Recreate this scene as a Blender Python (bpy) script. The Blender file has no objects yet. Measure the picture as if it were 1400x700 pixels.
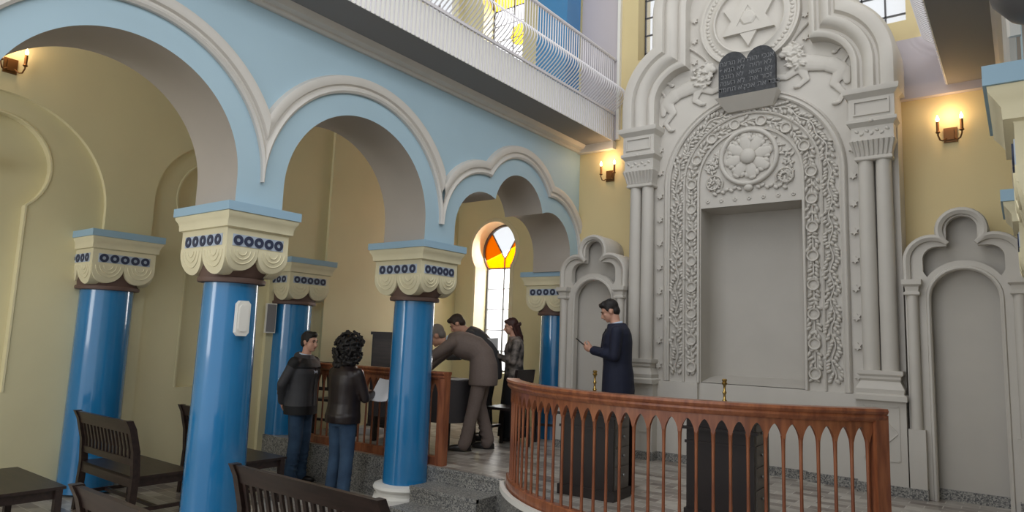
import bpy, bmesh, math, random
from math import pi, sin, cos, sqrt, radians as rad, atan2
from mathutils import Vector, Matrix, Euler
from mathutils.geometry import tessellate_polygon
random.seed(7)
SC = bpy.context.scene
COL = SC.collection

# ------------------------------------------------------------------ camera
EYE = 1.70
cam = bpy.data.cameras.new('camera'); co = bpy.data.objects.new('camera', cam); COL.objects.link(co)
cam.sensor_fit = 'HORIZONTAL'; cam.sensor_width = 36; cam.lens = 923.67 / 1400 * 36; cam.clip_start = .05
yaw, pit, rol = rad(37.2178), rad(7.2379), rad(2.1169)
fv = Vector((-sin(yaw) * cos(pit), cos(yaw) * cos(pit), sin(pit)))
rv = Vector((cos(yaw), sin(yaw), 0)); uv = rv.cross(fv)
r2 = rv * cos(rol) + uv * sin(rol); u2 = uv * cos(rol) - rv * sin(rol)
mw = Matrix((r2, u2, -fv)).transposed().to_4x4(); mw.translation = (0, 0, EYE)
co.matrix_world = mw
SC.camera = co

# ------------------------------------------------------------------ light
w = bpy.data.worlds.new('daylight'); SC.world = w; w.use_nodes = True
bg = w.node_tree.nodes['Background']; bg.inputs[0].default_value = (.93, .96, 1, 1); bg.inputs[1].default_value = 1.0
def area(name, loc, look, sx, sy, power, col=(1, 1, 1)):
    l = bpy.data.lights.new(name, 'AREA'); l.shape = 'RECTANGLE'; l.size = sx; l.size_y = sy; l.energy = power; l.color = col
    o = bpy.data.objects.new(name, l); COL.objects.link(o); o.location = loc
    o.rotation_euler = (Vector(look) - Vector(loc)).to_track_quat('-Z', 'Y').to_euler(); return o
# tall gallery windows on the right hand outer wall (daylight) and the nave roof light
for i, yy in enumerate((-1.6, .1, 1.8, 3.7)):
    area('gallery_daylight', (2.75, yy, 6.2), (-4, yy + .6, 2.2), .55, 2.2, 52, (.95, .98, 1))
area('nave_roof_daylight', (-2.3, 2.2, 8.1), (-2.3, 2.8, 0), 3.0, 6.5, 105, (1, .985, .96))
area('rear_daylight', (-2.3, -3.6, 4.6), (-2.6, 5, 1.8), 3.6, 3.0, 65, (.97, .98, 1))
area('aisle_rear_fill', (-6.2, -3.2, 2.6), (-6.2, 3, 1.4), 1.8, 2.4, 62, (1, .99, .96))  # fill light added behind the aisle to brighten its walls
area('aisle_window_daylight', (-6.7, 8.95, 2.3), (-6.1, 5.5, .6), .8, 2.2, 60, (1, .99, .95))
area('gallery_end_daylight', (-6.7, 9.0, 6.6), (-5.6, 5, 5.2), .8, 2.2, 60, (1, 1, 1))
SC.view_settings.view_transform = 'Standard'; SC.view_settings.look = 'None'
SC.view_settings.gamma = 1; SC.view_settings.use_curve_mapping = False; SC.view_settings.exposure = 0.0

# ------------------------------------------------------------------ materials
def lin(c):
    return tuple(((v / 255) / 12.92 if v / 255 < .04045 else ((v / 255 + .055) / 1.055) ** 2.4) for v in c)
def mat(name, rgb, rough=.6, metal=0, spec=.5, noise=0, nscale=8, bump=0, bscale=60, rgb2=None, coat=0, stretch=None):
    m = bpy.data.materials.new(name); m.use_nodes = True; nt = m.node_tree; b = nt.nodes['Principled BSDF']
    c = lin(rgb); b.inputs['Base Color'].default_value = (*c, 1)
    b.inputs['Roughness'].default_value = rough; b.inputs['Metallic'].default_value = metal
    b.inputs['Specular IOR Level'].default_value = spec; b.inputs['Coat Weight'].default_value = coat
    b.inputs['Coat Roughness'].default_value = .06
    tc = nt.nodes.new('ShaderNodeTexCoord'); mp = nt.nodes.new('ShaderNodeMapping'); nt.links.new(tc.outputs['Object'], mp.inputs[0])
    if stretch: mp.inputs['Scale'].default_value = stretch
    if noise or rgb2:
        n = nt.nodes.new('ShaderNodeTexNoise'); n.inputs['Scale'].default_value = nscale; n.inputs['Detail'].default_value = 5
        nt.links.new(mp.outputs[0], n.inputs['Vector'])
        r = nt.nodes.new('ShaderNodeValToRGB'); r.color_ramp.elements[0].position = .35; r.color_ramp.elements[1].position = .65
        c2 = lin(rgb2) if rgb2 else tuple(v * (1 - noise) for v in c)
        r.color_ramp.elements[0].color = (*c2, 1); r.color_ramp.elements[1].color = (*c, 1)
        nt.links.new(n.outputs['Fac'], r.inputs[0]); nt.links.new(r.outputs[0], b.inputs['Base Color'])
    if bump:
        n2 = nt.nodes.new('ShaderNodeTexNoise'); n2.inputs['Scale'].default_value = bscale; n2.inputs['Detail'].default_value = 3
        nt.links.new(mp.outputs[0], n2.inputs['Vector'])
        bp = nt.nodes.new('ShaderNodeBump'); bp.inputs['Strength'].default_value = bump; bp.inputs['Distance'].default_value = .01
        nt.links.new(n2.outputs['Fac'], bp.inputs['Height']); nt.links.new(bp.outputs[0], b.inputs['Normal'])
    return m
def emis(name, rgb, st):
    m = bpy.data.materials.new(name); m.use_nodes = True; b = m.node_tree.nodes['Principled BSDF']
    b.inputs['Base Color'].default_value = (*lin(rgb), 1); b.inputs['Emission Color'].default_value = (*lin(rgb), 1)
    b.inputs['Emission Strength'].default_value = st; return m
def glass(name, rgb, mixf=.25):
    m = bpy.data.materials.new(name); m.use_nodes = True; nt = m.node_tree
    for n in list(nt.nodes): nt.nodes.remove(n)
    o = nt.nodes.new('ShaderNodeOutputMaterial'); t = nt.nodes.new('ShaderNodeBsdfTransparent'); tl = nt.nodes.new('ShaderNodeBsdfTranslucent'); x = nt.nodes.new('ShaderNodeMixShader')
    t.inputs[0].default_value = (*lin(rgb), 1); tl.inputs[0].default_value = (*lin(rgb), 1); x.inputs[0].default_value = mixf
    nt.links.new(t.outputs[0], x.inputs[1]); nt.links.new(tl.outputs[0], x.inputs[2]); nt.links.new(x.outputs[0], o.inputs[0]); return m
def speckle(name, a, b2, c3, scale=55):
    m = bpy.data.materials.new(name); m.use_nodes = True; nt = m.node_tree; b = nt.nodes['Principled BSDF']; b.inputs['Roughness'].default_value = .45
    tc = nt.nodes.new('ShaderNodeTexCoord'); v = nt.nodes.new('ShaderNodeTexVoronoi'); v.inputs['Scale'].default_value = scale
    nt.links.new(tc.outputs['Object'], v.inputs['Vector']); s = nt.nodes.new('ShaderNodeSeparateColor'); nt.links.new(v.outputs['Color'], s.inputs[0])
    r = nt.nodes.new('ShaderNodeValToRGB'); r.color_ramp.interpolation = 'CONSTANT'
    e = r.color_ramp.elements; e[0].color = (*lin(a), 1); e[0].position = 0; e[1].color = (*lin(b2), 1); e[1].position = .38
    q = e.new(.75); q.color = (*lin(c3), 1); nt.links.new(s.outputs[0], r.inputs[0]); nt.links.new(r.outputs[0], b.inputs['Base Color']); return m
def tiles(name):
    m = bpy.data.materials.new(name); m.use_nodes = True; nt = m.node_tree; b = nt.nodes['Principled BSDF']; b.inputs['Roughness'].default_value = .28
    tc = nt.nodes.new('ShaderNodeTexCoord'); br = nt.nodes.new('ShaderNodeTexBrick'); br.inputs['Scale'].default_value = 1
    br.inputs['Brick Width'].default_value = .24; br.inputs['Row Height'].default_value = .12; br.inputs['Mortar Size'].default_value = .004; br.inputs['Mortar Smooth'].default_value = .2
    br.inputs['Color1'].default_value = (*lin((190, 184, 175)), 1); br.inputs['Color2'].default_value = (*lin((122, 110, 103)), 1); br.inputs['Mortar'].default_value = (*lin((205, 200, 192)), 1)
    nt.links.new(tc.outputs['Object'], br.inputs['Vector'])
    n = nt.nodes.new('ShaderNodeTexNoise'); n.inputs['Scale'].default_value = 12; nt.links.new(tc.outputs['Object'], n.inputs['Vector'])
    mx = nt.nodes.new('ShaderNodeMixRGB'); mx.blend_type = 'OVERLAY'; mx.inputs[0].default_value = .35
    nt.links.new(br.outputs['Color'], mx.inputs[1]); nt.links.new(n.outputs['Fac'], mx.inputs[2]); nt.links.new(mx.outputs[0], b.inputs['Base Color']); return m
M = dict(
    yellow=mat('yellow_plaster', (224, 215, 176), .7, noise=.05, nscale=1.5, bump=.05),
    endyel=mat('end_wall_plaster', (218, 200, 152), .7, noise=.04, nscale=1.5),
    blue=mat('pale_blue_paint', (170, 196, 210), .6, noise=.03, nscale=2),
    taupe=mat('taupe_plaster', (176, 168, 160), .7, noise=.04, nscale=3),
    cream=mat('cream_plaster', (226, 218, 186), .6, noise=.05, nscale=6, bump=.05),
    mould=mat('moulding_paint', (208, 203, 196), .55, noise=.05, nscale=4),
    ark=mat('ark_plaster', (200, 195, 187), .62, noise=.05, nscale=3, bump=.08, bscale=25),
    arkd=mat('ark_plaster_shaded', (188, 183, 175), .65, noise=.05, nscale=3),  # darker copy of the ark plaster, recess shade put into the colour
    lilac=mat('lilac_grey_shade', (190, 182, 186), .7),  # shade on the end wall, put into the colour
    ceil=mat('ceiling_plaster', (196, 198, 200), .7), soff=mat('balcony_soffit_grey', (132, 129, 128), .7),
    shaft=mat('glossy_blue_enamel', (32, 122, 180), .2, coat=.9, noise=.1, nscale=2),
    abacus=mat('abacus_blue', (152, 184, 206), .6),
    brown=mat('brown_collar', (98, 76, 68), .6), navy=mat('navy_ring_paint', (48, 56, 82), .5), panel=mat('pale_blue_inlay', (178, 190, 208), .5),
    white=mat('white_paint', (228, 226, 220), .5), gwhite=mat('white_railing_metal', (214, 210, 214), .4),
    terr=speckle('terrazzo', (124, 123, 120), (158, 156, 150), (86, 86, 88), 105), tile=tiles('floor_tiles'),
    wood=mat('reddish_brown_wood', (160, 98, 64), .32, rgb2=(124, 70, 46), nscale=5, stretch=(6, 6, .8), coat=.2),
    dark=mat('dark_stained_wood', (56, 42, 38), .38, rgb2=(40, 30, 28), nscale=4, stretch=(1, 8, 8)),
    black=mat('black_brown_wood', (34, 25, 24), .42, noise=.2, nscale=6), greyw=mat('grey_worn_wood', (118, 112, 108), .5, noise=.2),
    brass=mat('brass', (190, 160, 96), .25, metal=1), bronze=mat('bronze', (112, 76, 40), .45, metal=.6), candle=mat('candle_cream', (225, 205, 170), .5),
    bulb=emis('warm_bulb', (255, 224, 180), 9), steel=mat('steel', (150, 150, 150), .3, metal=1),
    skin=mat('skin', (202, 154, 132), .55), hairb=mat('black_hair', (26, 21, 20), .6, noise=.4, nscale=40, bump=.5, bscale=90),
    hairn=mat('brown_hair', (58, 42, 34), .6, noise=.3, nscale=40), hairr=mat('auburn_hair', (62, 30, 26), .5, noise=.3, nscale=40, bump=.4, bscale=60), hairg=mat('grey_hair', (120, 112, 106), .6),
    navyc=mat('navy_suit', (22, 28, 52), .75, noise=.15, nscale=20), shirt=mat('light_blue_shirt', (190, 205, 225), .7), tie=mat('dark_tie', (20, 22, 34), .5),
    gsuit=mat('grey_brown_suit', (116, 102, 96), .8, noise=.1, nscale=60), jacketg=mat('charcoal_jacket', (62, 62, 66), .7, noise=.1), jacketk=mat('black_fabric', (20, 19, 22), .7),
    leather=mat('brown_black_leather', (36, 26, 26), .4, noise=.2, nscale=8, bump=.3, bscale=12), jeans=mat('blue_jeans', (58, 84, 112), .85, rgb2=(40, 62, 88), nscale=6),
    paper=mat('white_paper', (235, 235, 238), .6), skirt=mat('black_skirt', (16, 17, 24), .8), cloth=mat('dark_tablecloth', (58, 54, 56), .8),
    flor=mat('dark_floral_print', (32, 30, 30), .7, rgb2=(142, 132, 126), nscale=13), shoe=mat('dark_shoe', (28, 25, 24), .4), sneak=mat('grey_sneaker', (150, 150, 150), .6),
    slate=mat('dark_slate', (62, 64, 68), .7, rgb2=(44, 46, 50), nscale=30, bump=.4, bscale=120), letter=mat('worn_grey_lettering', (112, 113, 116), .7),
    lead=mat('lead_came', (88, 88, 92), .5), clear=glass('frosted_glass', (255, 255, 255), .15), amber=glass('amber_glass', (255, 170, 20), .3), yelg=glass('yellow_glass', (252, 226, 110), .3),
    greyp=mat('grey_plastic', (120, 118, 120), .5), dgrey=mat('dark_grey_metal', (84, 84, 86), .4), eye=mat('eye_dark', (30, 24, 22), .3), lip=mat('lip', (150, 90, 82), .5),
)

# ------------------------------------------------------------------ mesh helpers
class MB:
    def __init__(s): s.v = []; s.f = []; s.m = []
    def add(s, vs, fs, mi=0):
        o = len(s.v); s.v += [tuple(v) for v in vs]; s.f += [tuple(i + o for i in f) for f in fs]; s.m += [mi] * len(fs); return s
    def box(s, x0, x1, y0, y1, z0, z1, mi=0):
        return s.add([(x, y, z) for x in (x0, x1) for y in (y0, y1) for z in (z0, z1)],
                     [(0, 1, 3, 2), (4, 6, 7, 5), (0, 4, 5, 1), (2, 3, 7, 6), (0, 2, 6, 4), (1, 5, 7, 3)], mi)
    def grid(s, rows, closed_u=False, caps=False, mi=0):
        n = len(rows[0]); vs = [p for r in rows for p in r]; fs = []
        for i in range(len(rows) - 1):
            for j in range(n if closed_u else n - 1):
                k = (j + 1) % n; fs.append((i * n + j, i * n + k, (i + 1) * n + k, (i + 1) * n + j))
        if caps: fs.append(tuple(range(n))[::-1]); fs.append(tuple((len(rows) - 1) * n + j for j in range(n)))
        return s.add(vs, fs, mi)
    def lathe(s, prof, c=(0, 0, 0), n=24, mi=0, a0=0, axis='z'):
        rows = []
        for r, z in prof:
            row = []
            for k in range(n):
                a = a0 + 2 * pi * k / n; p = (r * cos(a), r * sin(a), z)
                if axis == 'y': p = (p[0], -p[2], p[1])
                row.append((c[0] + p[0], c[1] + p[1], c[2] + p[2]))
            rows.append(row)
        return s.grid(rows, True, True, mi)
    def tube(s, path, r, n=8, mi=0):
        P = [Vector(p) for p in path]; rows = []; up = None
        for i, p in enumerate(P):
            t = (P[min(i + 1, len(P) - 1)] - P[max(i - 1, 0)]).normalized()
            if up is None: up = t.orthogonal().normalized()
            up = (up - t * up.dot(t)).normalized(); b = t.cross(up); rr = r[i] if isinstance(r, (list, tuple)) else r
            rows.append([p + (up * cos(2 * pi * k / n) + b * sin(2 * pi * k / n)) * rr for k in range(n)])
        return s.grid(rows, True, True, mi)
    def ell(s, c, r, rot=None, n=12, m=8, mi=0):
        R = rot if rot is not None else Matrix.Identity(3); rows = []
        for i in range(1, m):
            a = pi * i / m; rows.append([Vector(c) + R @ Vector((r[0] * sin(a) * cos(2 * pi * k / n), r[1] * sin(a) * sin(2 * pi * k / n), -r[2] * cos(a))) for k in range(n)])
        o = len(s.v); s.grid(rows, True, False, mi)
        b = len(s.v); s.v += [tuple(Vector(c) + R @ Vector((0, 0, -r[2]))), tuple(Vector(c) + R @ Vector((0, 0, r[2])))]
        L = o + (m - 2) * n
        for k in range(n):
            s.f.append((b, o + (k + 1) % n, o + k)); s.f.append((b + 1, L + k, L + (k + 1) % n)); s.m += [mi, mi]
        return s
    def cap(s, a, b, ra, rb, n=14):
        a = Vector(a); b = Vector(b); t = (b - a); L = t.length; t = t.normalized() if L > 1e-6 else Vector((0, 0, 1)); u = t.orthogonal().normalized(); v = t.cross(u); rows = []
        for i in range(1, 5): q = pi / 2 * i / 4; rows.append((a - t * ra * cos(q), ra * sin(q)))
        for i in range(0, 4): q = pi / 2 * i / 4; rows.append((b + t * rb * sin(q), rb * cos(q)))
        return s.grid([[c + (u * cos(2 * pi * k / n) + v * sin(2 * pi * k / n)) * r for k in range(n)] for c, r in rows], True, True)
    def loft(s, rings, n=24, p=2.0):
        rows = []
        for c, X, Y, a, b in rings:
            row = []
            for k in range(n):
                q = 2 * pi * k / n; cx = abs(cos(q)) ** (2 / p) * (1 if cos(q) >= 0 else -1); cy = abs(sin(q)) ** (2 / p) * (1 if sin(q) >= 0 else -1)
                row.append(Vector(c) + Vector(X) * (a * cx) + Vector(Y) * (b * cy))
            rows.append(row)
        return s.grid(rows, True, True)
    def prism(s, outer, holes, w0, w1, mp, mi=0, side=0, back=None):
        loops = [list(outer)] + [list(h) for h in holes]
        tri = tessellate_polygon([[Vector((p[0], p[1], 0)) for p in l] for l in loops]); flat = [p for l in loops for p in l]; n = len(flat)
        vs = [mp(p[0], p[1], w1) for p in flat] + [mp(p[0], p[1], w0) for p in flat]
        s.add(vs, [], 0); o = len(s.v) - len(vs)
        for t in tri:
            s.f.append((o + t[0], o + t[1], o + t[2])); s.m.append(mi); s.f.append((o + n + t[2], o + n + t[1], o + n + t[0])); s.m.append(back if back is not None else mi)
        k = 0
        for l in loops:
            for i in range(len(l)):
                j = (i + 1) % len(l); s.f.append((o + k + i, o + k + j, o + n + k + j, o + n + k + i)); s.m.append(side)
            k += len(l)
        return s
    def sweep(s, pf, prof, mp, mi=0, closed=False):
        """pf(d) gives the path offset by d; prof = [(d, w)]"""
        rows = [[mp(u, v, w_) for u, v in pf(d)] for d, w_ in prof]
        n = len(rows[0]); vs = [p for r in rows for p in r]; fs = []; k = len(rows)
        for i in range(k - 1 if not closed else k):
            i2 = (i + 1) % k
            for j in range(n - 1): fs.append((i * n + j, i * n + j + 1, i2 * n + j + 1, i2 * n + j))
        fs.append(tuple(i * n for i in range(k))); fs.append(tuple(i * n + n - 1 for i in range(k))[::-1])
        return s.add(vs, fs, mi)
    def clip(s, y0, y1):
        me = bpy.data.meshes.new('c'); me.from_pydata(s.v, [], s.f); bm = bmesh.new(); bm.from_mesh(me); bmesh.ops.remove_doubles(bm, verts=bm.verts, dist=1e-5)
        for y, n in ((y0, -1), (y1, 1)): bmesh.ops.bisect_plane(bm, geom=bm.verts[:] + bm.edges[:] + bm.faces[:], plane_co=(0, y, 0), plane_no=(0, n, 0), clear_outer=True)
        bm.verts.index_update(); s.v = [tuple(v.co) for v in bm.verts]; s.f = [tuple(v.index for v in f.verts) for f in bm.faces]; s.m = [0] * len(s.f); bm.free(); bpy.data.meshes.remove(me); return s
    def build(s, name, mats, parent=None, smooth=35, loc=None):
        me = bpy.data.meshes.new(name); me.from_pydata(s.v, [], s.f)
        if not isinstance(mats, (list, tuple)): mats = [mats]
        for m in mats: me.materials.append(m)
        me.polygons.foreach_set('material_index', s.m)
        bm = bmesh.new(); bm.from_mesh(me); bmesh.ops.remove_doubles(bm, verts=bm.verts, dist=1e-5); bmesh.ops.recalc_face_normals(bm, faces=bm.faces); bm.to_mesh(me); bm.free()
        if smooth:
            me.polygons.foreach_set('use_smooth', [True] * len(me.polygons)); me.set_sharp_from_angle(angle=rad(smooth))
        o = bpy.data.objects.new(name, me); COL.objects.link(o)
        if parent: o.parent = parent
        if loc: o.location = loc
        return o
def remesh(mb, name, m, parent=None, vox=.01, smooth=6, fac=.6):
    o = mb.build(name, m, None, 0); md = o.modifiers.new('r', 'REMESH'); md.mode = 'VOXEL'; md.voxel_size = vox
    if smooth: s2 = o.modifiers.new('s', 'SMOOTH'); s2.iterations = smooth; s2.factor = fac
    me = bpy.data.meshes.new_from_object(o.evaluated_get(bpy.context.evaluated_depsgraph_get())); o.modifiers.clear(); old = o.data; o.data = me; bpy.data.meshes.remove(old)
    me.name = name; me.polygons.foreach_set('use_smooth', [True] * len(me.polygons))
    if parent: o.parent = parent
    return o
def thing(name, label, cat, loc=(0, 0, 0), rz=0, group=None):
    o = bpy.data.objects.new(name, None); COL.objects.link(o); o.location = loc; o.rotation_euler = (0, 0, rz); o.empty_display_size = .1
    o['label'] = label; o['category'] = cat
    if group: o['group'] = group
    return o
def tag(o, label, cat, group=None):
    o['label'] = label; o['category'] = cat
    if group: o['group'] = group
    return o
def struct(o): o['kind'] = 'structure'; return o
def dup(root, loc, rz, label, group=None):
    r = root.copy(); COL.objects.link(r); r.location = loc; r.rotation_euler = (0, 0, rz); r['label'] = label
    if group: r['group'] = group
    def rec(a, b):
        for ch in list(a.children):
            c = ch.copy(); COL.objects.link(c); c.parent = b; rec(ch, c)
    rec(root, r); return r
XM = lambda x: (lambda u, v, w_: (x + w_, u, v))        # plane of constant X, w towards +X
XMn = lambda x: (lambda u, v, w_: (x - w_, u, v))
YM = lambda y: (lambda u, v, w_: (u, y - w_, v))        # plane of constant Y, w towards the camera side
def arc(cx, cz, r, a0, a1, n):
    return [(cx + r * cos(rad(a0 + (a1 - a0) * i / n)), cz + r * sin(rad(a0 + (a1 - a0) * i / n))) for i in range(n + 1)]
def rect(a, b, c, d): return [(a, c), (b, c), (b, d), (a, d)]
def keyhole(cx, cz, r, hw, z0, d=0, n=28):
    r += d; hw += d; a = math.degrees(math.acos(hw / r)); return [(cx + hw, z0)] + arc(cx, cz, r, -a, 180 + a, n) + [(cx - hw, z0)]

# ------------------------------------------------------------------ setting constants
FL, PF = .08, .48                 # lower floor, raised platform
FX, BX = -4.58, -5.15             # left arcade: nave face and aisle face
CX = -2.27                        # centre line of the nave
YE = 7.44                         # end wall of the nave
YA = 8.25                         # end wall of the aisle
OX = -7.5                         # outer wall of the aisle
SOF = 4.28
rFX = 2 * CX - FX                 # right arcade nave face (0.04)
PY = [.87, 2.845, 4.82]           # pier centres along the arcade

# floors
b = MB().box(-7.9, 4, -4, YA + .3, -.2, FL); struct(b.build('floor', M['tile'], None, 0))
edge = [(OX - .2, 4.93), (-3.74, 4.93)]
ra = []
RC, RR = (-2.12, 6.02), 1.90
aL = atan2(4.95 - RC[1], -3.59 - RC[0]); aR = atan2(4.72 - RC[1], -.70 - RC[0])
aL = aL if aL < 0 else aL - 2 * pi
for i in range(41):
    a = aL + (aR - aL) * i / 40; ra.append((RC[0] + (RR + .07) * cos(a), RC[1] + (RR + .07) * sin(a)))
poly = [(OX - .2, 4.93)] + [(-3.84, 4.93)] + ra + [(-.6, 4.75), (4, 4.75), (4, YA + .2), (OX - .2, YA + .2)]
struct(MB().prism(poly, [], FL - .05, PF, lambda u, v, w_: (u, v, w_), 1, 0).build('floor', [M['terr'], M['tile']], None, 0))
# light stone lip of the platform around the curved front
b = MB().sweep(lambda d: [(RC[0] + (RR + .07 + d) * cos(aL + (aR - aL) * i / 40), RC[1] + (RR + .07 + d) * sin(aL + (aR - aL) * i / 40)) for i in range(41)],
               [(-.02, PF + .012), (.02, PF + .012), (.02, PF - .03), (-.02, PF - .03)], lambda u, v, w_: (u, v, w_), closed=True)
struct(b.build('trim_1', M['white'], None, 30))
for i, (z, y0) in enumerate(((.347, 4.63), (.213, 4.33))):
    b = MB().box(-4.56 if i else -4.60, -3.80, y0, 4.93, FL, z); b.box(-4.56 if i else -4.60, -3.80, y0 - .01, y0 + .03, z - .03, z + .004)
    struct(b.build('step_%s' % ('upper', 'lower')[i], M['terr'], None, 0))
struct(MB().box(-4.6, -3.76, 4.918, 4.96, PF - .03, PF + .005).build('trim_2', M['terr'], None, 0))

# ------------------------------------------------------------------ walls
def trefoil_d(c, z0, d, n=12):
    """opening outline of the cusped arch, left foot to right foot, grown by d"""
    r1, r2c = .46 + d, .47 + d; ux, uz, mz = .64, z0, z0 + .31
    L = sqrt(ux * ux + (mz - uz) ** 2); a = (r1 ** 2 - r2c ** 2 + L * L) / (2 * L); h = sqrt(max(r1 * r1 - a * a, 0))
    ex, ez = ux / L, (mz - uz) / L; px, pz = -ux + ex * a, uz + ez * a; qx, qz = px - ez * h, pz + ex * h
    aa = math.degrees(atan2(qz - uz, qx + ux)); ab = math.degrees(atan2(qz - mz, qx))
    left = arc(-ux, uz, r1, 180, aa, n); mid = arc(0, mz, r2c, ab, 180 - ab, n * 2)
    right = [(-x, z) for x, z in left][::-1]
    return [(c + x, z) for x, z in left + mid + right]
AZ = 2.83
def round_d(c, d, n=72, lim=9):
    return [(max(c - lim, min(c + lim, u)), v) for u, v in arc(c, AZ, .79 + d, 180, 0, n)]
def arcade(fx, sgn, name, y0, y1, group):
    mp = XM(fx) if sgn > 0 else XMn(fx)
    opens = []
    cs = [-.12 - .0, 1.8575, 3.8325]
    def op(pts): return [(pts[0][0], 2.62)] + pts + [(pts[-1][0], 2.62)]
    cs = [c for c in cs if c - .8 > y0]
    out = [(y0, 4.75), (y0, 2.62)]
    for c in cs: out += op(round_d(c, 0))
    out += op(trefoil_d(6.15, AZ, 0)) + [(7.25, 2.62), (7.7, 2.62), (7.7, 4.75)]
    # de-duplicate neighbouring points
    o2 = []
    for p in out:
        if not o2 or abs(p[0] - o2[-1][0]) + abs(p[1] - o2[-1][1]) > 1e-4: o2.append(p)
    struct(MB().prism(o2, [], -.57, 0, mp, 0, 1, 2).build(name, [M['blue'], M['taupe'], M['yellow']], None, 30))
    prof = [(.188, 0), (.188, .03), (.205, .045), (.225, .035), (.235, .02), (.25, .02), (.26, .045), (.30, .06), (.33, .05), (.345, 0)]
    for i, c in enumerate(cs):
        struct(MB().sweep(lambda d, c=c: round_d(c, d), prof, mp).clip(c - .9875, c + .9875).build('trim_%d' % (10 + i), M['mould'], None, 40))
    struct(MB().sweep(lambda d: trefoil_d(6.15, AZ, d), prof, mp).clip(4.82, 7.44).build('trim_13', M['mould'], None, 40))
    # cornice under the balcony
    pr = [(4.19, 0), (4.19, .03), (4.205, .05), (4.22, .05), (4.235, .1), (4.26, .12), (4.28, .13), (4.28, 0)]
    b = MB(); b.grid([[mp(y, z, w_) for z, w_ in pr] for y in (y0, YE)], False, True); struct(b.build('trim_14', M['mould'], None, 30))
arcade(FX, 1, 'wall_left_arcade', .07, 7.7, '')
arcade(rFX, -1, 'wall_right_arcade', .07, 7.7, '')

# outer aisle wall with blind keyhole arches
opn = keyhole(8.0, 3, .4, .3, 1.1)
bays = [1.93, 4.12]
outer = rect(-4, YA + .3, -.1, 9)
gwin = rect(7.40, 8.1, 5.2, 8.2)
kh = [keyhole(c, 3.18, .47, .3, 1.07) for c in bays]
struct(MB().prism(outer, kh + [gwin], -.10, 0, XM(OX), 0, 1).build('wall_left', [M['yellow'], M['yellow']], None, 30))
struct(MB().prism(rect(-4, YA + .3, -.1, 9), [rect(7.2, 8.45, 5.1, 8.3)], -.30, -.10, XM(OX), 0, 0).build('wall_left_backing', M['yellow'], None, 0))
rings_ = [[(c + q, .0)] + arc(c, 2.86 + .98 - q, q, 0, 180, 40) + [(c - q, .0)] for c, q in zip(bays, (.98, .74))]
struct(MB().prism(rect(-4, 5.66, -.1, 4.62), rings_, 0, .055, XM(OX)).build('wall_left_relief', M['yellow'], None, 30))
for i, c in enumerate(bays):
    struct(MB().sweep(lambda d, c=c: keyhole(c, 3.18, .47, .3, 1.07, d), [(-.004, -.005), (-.004, .006), (.012, .008), (.018, 0)], XM(OX)).build('trim_%d' % (22 + i), M['yellow'], None, 40))
struct(MB().box(OX - .02, OX + .10, 5.66, YA, PF - .02, 4.62).build('wall_left_pilaster', M['yellow'], None, 0))
# aisle ceiling / gallery floor, nave roof
struct(MB().box(OX - .3, BX + .02, -4, YA + .2, 4.62, 4.75).build('ceiling_aisle', M['ceil'], None, 0))
struct(MB().box(-8, 4, 4.9, YA + .3, 8.9, 9.05).build('ceiling', M['ceil'], None, 0))

# aisle end wall with keyhole window (and the gallery window above it)
WK = (-6.63, 3.14, .44, .345)
k1 = keyhole(*WK, 1.22); k2 = keyhole(-6.63, 7.6, .50, .42, 5.95)
struct(MB().prism(rect(OX - .3, FX - .3, -.1, 9), [k1, k2], -.36, 0, YM(YA), 0, 1).build('wall_end_aisle', [M['yellow'], M['yellow']], None, 30))
struct(MB().sweep(lambda d: keyhole(*WK, 1.22, d), [(0, 0), (0, .02), (.03, .025), (.06, .012), (.065, 0)], YM(YA)).build('trim_30', M['cream'], None, 40))
def kwindow(name, cx, cz, r, hw, z0, y, upper=False):
    root = struct(bpy.data.objects.new(name, None)); COL.objects.link(root); root.location = (cx, y, z0); h = cz - z0
    def loc(u, v, w_): return (u, -w_, v)
    zb = h - sqrt(r * r - hw * hw)
    fr = MB().sweep(lambda d: keyhole(0, h, r, hw, 0, d), [(-.03, -.01), (-.03, .03), (0.01, .03), (0.01, -.01)], loc, closed=True)
    fr.box(-hw, hw, -.03, .01, 0, .03); fr.build('window_frame', M['lead'], root, 30)
    g = MB().box(-hw, hw, -.004, .004, 0, zb); g.build('lower_pane', M['clear'], root, 0)
    a = 40
    def seg(a0, a1): return [(0, h - .12)] + arc(0, h, r, a0, a1, 12)
    top = MB().prism(seg(48, 132), [], -.004, .004, loc); top.build('upper_pane', M['clear'] if not upper else M['yelg'], root, 0)
    aa = math.degrees(math.acos(hw / r))
    for s in (0, 1):
        pts = [(0, h - .12)] + arc(0, h, r, 132, 180 + aa, 12) + [(0, zb)]
        if s: pts = [(-x, z) for x, z in pts]
        MB().prism(pts, [], -.004, .004, loc).build('amber_pane', M['amber'] if not upper else M['yelg'], root, 0)
    m = MB(); m.box(-.01, .01, -.014, .014, 0, h - .12); m.box(-hw, hw, -.014, .014, zb - .012, zb + .012)
    for q in range(1, 5): m.box(-hw, hw, -.012, .012, zb * q / 5 - .006, zb * q / 5 + .006)
    for s in (-1, 1): p = arc(0, h, r, 48 if s > 0 else 132, 48 if s > 0 else 132, 1)[0]; m.tube([(0, 0, h - .12), (p[0], 0, p[1])], .011, 6)
    m.build('glazing_bar', M['lead'], root, 0); return root
kwindow('window_1', -6.63, 3.14, .44, .345, 1.22, YA + .30)
w2 = kwindow('window_2', -6.63, 7.6, .50, .42, 5.95, YA + .30, True)
MB().prism(arc(.14, .86, .19, 0, 345, 23), [], -.02, .008, lambda u, v, w_: (u, -w_, v)).build('yellow_roundel', M['yelg'], w2, 0)
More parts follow.
